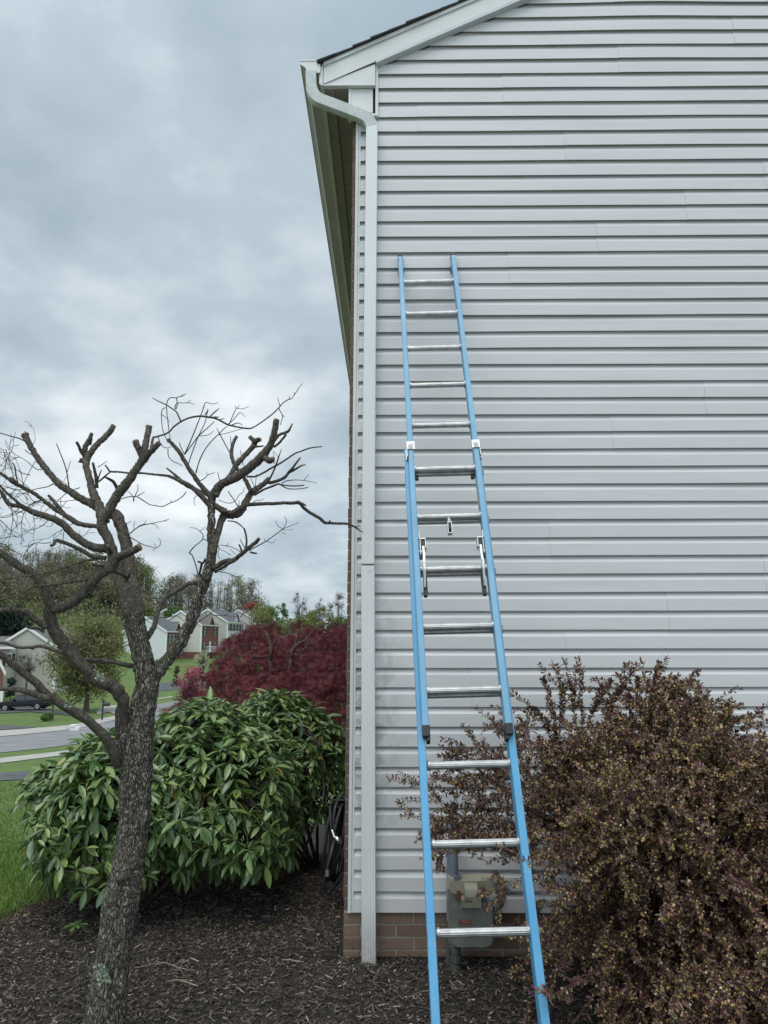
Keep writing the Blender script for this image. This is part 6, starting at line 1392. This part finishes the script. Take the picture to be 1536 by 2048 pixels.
# leafy things far off: crowns of small leaf faces on real branches
def crown_faces(rg, n, fn, sz, vert=.0):
    P = fn(n); m_ = len(P); A = rotm(rg.uniform(0, 6.28, m_), rg.normal(0, .6, m_), rg.normal(0, .9, m_))*(sz*rg.uniform(.5, 1.5, m_))[:, None, None]
    return P, A
TVL = np.array([(-1, -.1, 0), (0, -.55, .1), (1, 0, 0), (0, .55, .1)]); TFL = np.array([(0, 1, 2, 3)])
def leafy(name, label, cat, px, base_y, top_y, wpx, dep=None, n=1600, stops=None, sz=.16, trunk_px=4, crown0=.3, group=None, shape='round', stems=10, twig_only=False, seed=0, parent_part=True, trunkm=None, clumps=14, tr=.25):
    r = np.random.default_rng(seed+int(px)*13+int(base_y)); 
    if dep is None: B = onground(px, base_y); dep = B[1]+4.411
    else:
        B = atd(px, base_y, dep); B[2] = gh(B[0], B[1])
    s_ = dep/FPX; top = atd(px, top_y, dep); H = top[2]-B[2]; Wd = wpx*s_/2
    root = thing(name, label, cat, tuple(B), group)
    zc0 = B[2]+H*crown0; mb = MB()
    tp = trunk_px*s_/2
    cc = B+np.array([0, 0, H*crown0])
    mb.tube([B-[0, 0, .3], B+[0, 0, H*crown0*.5], cc, B+[0, 0, H*.85]], [tp*1.2, tp, tp*.8, tp*.15], 7)
    cl = []
    for k in range(clumps):
        v = r.normal(size=3); v /= np.linalg.norm(v); rad = r.uniform(.35, .85)
        hz = H*(1-crown0)/2
        if shape == 'cone': hfrac = r.random()**1.3; c = np.array([0, 0, hfrac*2-1]); ww = (1-hfrac)*.8; c = B+[ww*Wd*math.cos(k*2.4), ww*Wd*math.sin(k*2.4), H*crown0+hz*2*hfrac]
        else: c = B+np.array([v[0]*Wd*rad, v[1]*Wd*rad, H*crown0+hz+v[2]*hz*rad])
        cl.append((c, r.uniform(.18, .5)))
        q = r.uniform(.35, .8); s0 = B+[0, 0, H*(crown0*.8+(1-crown0)*q*.4)]
        mb.tube([s0, (s0+c)/2+r.normal(0, .05*Wd, 3), c], [tp*.45, tp*.3, tp*.1], 5, cap=False)
    mtr = trunkm or m_ftrunk
    for _ in range(stems):
        c, q = cl[r.integers(len(cl))]; 
        for __ in range(6):
            d = r.normal(size=3); d[2] = abs(d[2])+.4; d /= np.linalg.norm(d); e = c+d*Wd*r.uniform(.2, .55); mb.tube([c, (c+e)/2+r.normal(0, .04*Wd, 3), e], [tp*.12+.006, tp*.08+.005, .006], 3, cap=False)
    mb.build('trunk', mtr, root)
    if not twig_only:
        def fn(m_):
            P = []
            w_ = np.array([q for _, q in cl])**2; w_ /= w_.sum(); idx = r.choice(len(cl), m_, p=w_)
            v = r.normal(size=(m_, 3)); v /= np.linalg.norm(v, axis=1)[:, None]; rr = r.random(m_)**.45
            C_ = np.array([c for c, _ in cl])[idx]; q = np.array([q for _, q in cl])[idx]
            P = C_+v*rr[:, None]*q[:, None]*np.array([Wd, Wd, min(Wd*1.1, H*(1-crown0)*.55)])
            return P[P[:, 2] > B[2]+.05]
        P, A = crown_faces(r, n, fn, sz); mb = MB(); mb.inst(TVL, TFL, A, P)
        mb.build('crown', stops if not isinstance(stops, list) else mat(name+'_leaf', None, None, rough=.7, island=True, trans=tr, stops=stops), root)
    return root
m_ftrunk = mat('far_bark', (.06, .052, .045), (.13, .115, .10), 4, .9)
G_WIL = mat('spring_leaf', None, None, rough=.7, island=True, trans=.4, stops=[(0, (.13, .145, .05)), (.5, (.22, .23, .085)), (1, (.32, .32, .14))])
G_OLV = mat('olive_leaf', None, None, rough=.7, island=True, trans=.25, stops=[(0, (.11, .108, .055)), (.5, (.185, .175, .09)), (1, (.27, .255, .14))])
G_GRN = mat('fresh_green_leaf', None, None, rough=.7, island=True, trans=.3, stops=[(0, (.06, .14, .03)), (.6, (.11, .23, .045)), (1, (.17, .31, .07))])
G_YGR = mat('yellow_green_leaf', None, None, rough=.7, island=True, trans=.3, stops=[(0, (.10, .14, .035)), (.6, (.18, .235, .06)), (1, (.27, .32, .10))])
G_DRK = mat('dark_evergreen', None, None, rough=.7, island=True, trans=.1, stops=[(0, (.010, .022, .016)), (1, (.025, .05, .035))])
G_GRY = mat('bare_twig', None, None, rough=.9, island=True, stops=[(0, (.12, .107, .095)), (.6, (.21, .19, .168)), (1, (.30, .275, .25))])
leafy('round_tree', 'big round yellow-green budding tree on the lawn behind the left limbs', 'tree', 172, 1424, 1232, 185, None, 17000, G_WIL, .12, 11, .10, clumps=46, stems=90)
leafy('bare_tree', 'small bare tree in front of the beige gabled house', 'tree', 50, 1402, 1290, 62, 84, 10, None, .1, 4, .35, twig_only=True, clumps=26, stems=60)
leafy('evergreen_tree', 'dark blue-green evergreen above the beige gable at the far left', 'tree', 15, 1340, 1203, 90, 118, 5000, G_DRK, .28, 8, .05, clumps=22)
leafy('evergreen_shrub', 'dark green shrub between the brick corner and the bare tree', 'shrub', 20, 1402, 1342, 24, 82, 900, G_DRK, .12, 3, .05)
leafy('evergreen_shrub', 'low dark shrub at the foot of the beige gabled wall', 'shrub', 70, 1398, 1376, 44, 80, 900, G_DRK, .12, 3, .05)
leafy('round_hedge', 'small clipped round green hedge on the far lawn below the car', 'shrub', 92, 1442, 1425, 28, None, 1500, G_GRN, .06, 2, .02, clumps=26)
leafy('small_tree', 'slim young tree trunk beside the round hedge on the far lawn', 'tree', 104, 1440, 1375, 26, None, 200, G_WIL, .10, 5, .45)
leafy('lawn_bush', 'low brown-green bush at the back of the lawn behind the round tree', 'shrub', 222, 1382, 1364, 26, None, 600, G_OLV, .12, 2, .05)
leafy('lawn_bush', 'yellowish shrub at the base of the leftmost white house', 'shrub', 318, 1342, 1315, 48, 132, 900, G_WIL, .25, 2, .05)
leafy('tall_shrub', 'upright brownish conical shrub between the leftmost white house and pink tree', 'shrub', 352, 1375, 1330, 18, 105, 700, G_OLV, .2, 2, .03, shape='cone')
leafy('pink_tree', 'small bright pink flowering tree left of the dark red maple', 'tree', 383, 1392, 1322, 56, 62, 2200, [(0, (.20, .03, .06)), (.5, (.45, .10, .15)), (1, (.65, .22, .28))], .075, 3, .2, clumps=20)
leafy('red_shrub', 'dark wine-red shrub under the pink flowering tree', 'shrub', 390, 1410, 1352, 72, 56, 2200, [(0, (.05, .008, .015)), (1, (.16, .025, .045))], .075, 3, .05, clumps=20)
leafy('cream_dogwood', 'small tree with cream-white blossoms in front of the cream house', 'tree', 404, 1345, 1296, 34, 112, 900, [(0, (.30, .32, .18)), (.6, (.52, .50, .34)), (1, (.68, .66, .50))], .13, 3, .35, clumps=14)
leafy('green_shrub', 'dark green shrub directly beneath the cream blossoms', 'shrub', 406, 1350, 1318, 38, 106, 900, G_DRK, .16, 3, .05)
leafy('green_shrub', 'small bright green bush on the balcony house corner, above the maple', 'shrub', 438, 1318, 1288, 16, 125, 300, G_GRN, .14, 2, .05)
for i, (px, ty, wd, g, dp, lab) in enumerate([(296, 1212, 34, G_YGR, 172, 'light green young tree left of the leftmost white house roof'), (340, 1196, 30, G_GRN, 175, 'bright green narrow tree above the leftmost white house roof'), (364, 1206, 26, G_YGR, 178, 'yellow-green small tree between the two nearest roofs'),
        (402, 1212, 28, G_GRN, 184, 'green tree behind the leaning right limb and brown roof'), (522, 1196, 66, G_WIL, 150, 'yellow-green bushy tree right of the row of houses'), (545, 1192, 44, G_GRN, 175, 'bright green tree rising behind the yellow-green bushy tree'), (565, 1198, 34, G_GRN, 185, 'smaller bright green tree on the right of the other bright one'),
        (575, 1214, 60, G_YGR, 120, 'pale green tree with white blossom specks above the middle of the maple'), (612, 1196, 52, G_YGR, 140, 'taller pale green budding tree over the maple, centre right'), (640, 1206, 60, G_WIL, 128, 'broad yellow-green tree just left of the brick corner trees'), (682, 1208, 50, G_YGR, 122, 'yellow-green tree touching the brick house corner')]):
    leafy('budding_tree', lab, 'tree', px, 1300, ty, wd, dp, 2600 if wd > 40 else 1600, g, .22, 4, .12, clumps=20, group='budding trees beyond the houses', seed=i)
leafy('blossom_tree', 'low tree sprinkled with white blossom in front of the pale green ones', 'tree', 582, 1320, 1222, 70, 105, 1500, [(0, (.10, .13, .05)), (.6, (.16, .2, .08)), (.8, (.35, .36, .28)), (1, (.6, .6, .55))], .17, 4, .15, clumps=20)
for i, (px, ty, wd, dp, lab) in enumerate([(598, 1172, 40, 210, 'tall thin bare tree against the sky above the pale green trees'), (676, 1180, 56, 200, 'round bare tree against the sky beside the brick corner'), (638, 1188, 30, 215, 'slender bare tree between the two others on the right skyline')]):
    leafy('bare_tree', lab, 'tree', px, 1270, ty, wd, dp, 900, G_GRY, .16, 3, .25, clumps=26, stems=70, seed=i)
# the wooded ridge: one mass of trees
r = np.random.default_rng(99); mbT = MB(); mbL = [MB() for _ in range(4)]
prof = [(-60, 1100), (0, 1082), (30, 1092), (60, 1098), (90, 1090), (130, 1092), (170, 1094), (205, 1098), (240, 1100), (262, 1112), (280, 1108), (300, 1122), (330, 1142), (360, 1132), (400, 1144), (440, 1140), (480, 1146), (505, 1158), (522, 1180), (540, 1200)]
for k in range(230):
    px = r.uniform(-90, 520); layer = k % 3; dep = [235, 205, 178][layer]+r.uniform(-12, 12); ty = np.interp(px, [p[0] for p in prof], [p[1] for p in prof])+[0, 26, 62][layer]*(1 if px < 280 else .6)+r.uniform(-4, 12)
    if layer == 2 and px > 285: continue
    T = atd(px, ty, dep); B = T.copy(); B[2] = gh(T[0], T[1])
    H = T[2]-B[2]
    if H < 2.5: continue
    kind = r.choice(4, p=[.52, .30, .14, .04]) if layer == 0 else r.choice(4, p=[.42, .38, .18, .02]); Wd = min(H*.42, r.uniform(2.6, 4.6)); c0 = .3 if layer == 0 else .2
    mbT.tube([B-[0, 0, .5], B+[r.normal(0, .2), 0, H*.5], B+[r.normal(0, .4), 0, H*.95]], [.22, .15, .03], 5)
    cl = []
    for _ in range(12):
        q = r.uniform(c0, .93); wv = Wd*math.sin(math.pi*min(1, (q-c0)/(1-c0)*.8+.2))*.8; an = r.uniform(0, 6.28); c = B+[math.cos(an)*wv*r.uniform(.4, 1), math.sin(an)*wv, H*q]
        cl.append(c); s0 = B+[0, 0, H*(q-.18)]; mbT.tube([s0, (s0+c)/2, c], [.07, .05, .02], 3, cap=False)
        for __ in range(5): e = c+[r.normal(0, .8), r.normal(0, .8), abs(r.normal(0, 1.0))]; mbT.tube([c, e], [.025, .012], 3, cap=False)
    cl = np.array(cl); m_ = {0: 420, 1: 900, 2: 900, 3: 1300}[kind]; idx = r.integers(0, len(cl), m_); v = r.normal(size=(m_, 3)); P = cl[idx]+v*np.array([.30, .30, .22])*Wd*.9
    P = P[P[:, 2] > B[2]+.3]; m_ = len(P)
    A = rotm(r.uniform(0, 6.28, m_), r.normal(.5 if kind == 0 else 0, .6, m_), r.normal(0, .9, m_))*(r.uniform(.12, .34, m_))[:, None, None]
    if kind == 0: A[:, :, 1] *= .22; A[:, :, 0] *= 1.6
    mbL[kind].inst(TVL, TFL, A, P)
mw = MB()
mats_w = [m_ftrunk, G_GRY, G_OLV, G_YGR, G_DRK]
for mi, q in enumerate([mbT]+mbL):
    if q.n == 0: continue
    base = mw.n; mw.v += q.v; mw.f += [f+base for f in q.f]; mw.mi += [np.full(len(f), mi) for f in q.f]; mw.n += q.n
o = mw.build('woodland', mats_w); tag(o, 'bare and budding spring woods covering the ridge behind the houses', 'woods', kind='stuff')
# understorey of the ridge
r = np.random.default_rng(5); n_ = 52000; dep = r.uniform(140, 250, n_); u = r.uniform(-.60, -.15, n_); x = u*dep; y = dep-4.411; z = gh(x, y)+r.random(n_)**1.4*5.0
k = (dep > 168) | (u < -.44) | ((u < -.345) & (dep > 148))
A = rotm(r.uniform(0, 6.28, n_), r.normal(0, .6, n_), r.normal(0, .9, n_))*r.uniform(.15, .45, n_)[:, None, None]
gap = (np.abs(u+.394) < .018) & (dep > 196)
k &= ~(gap)
mb = MB(); mb.inst(TVL, TFL, A[k], np.stack([x, y, z], -1)[k]); o = mb.build('undergrowth', G_OLV); tag(o, 'brown-green undergrowth on the wooded hillside', 'undergrowth', kind='stuff')
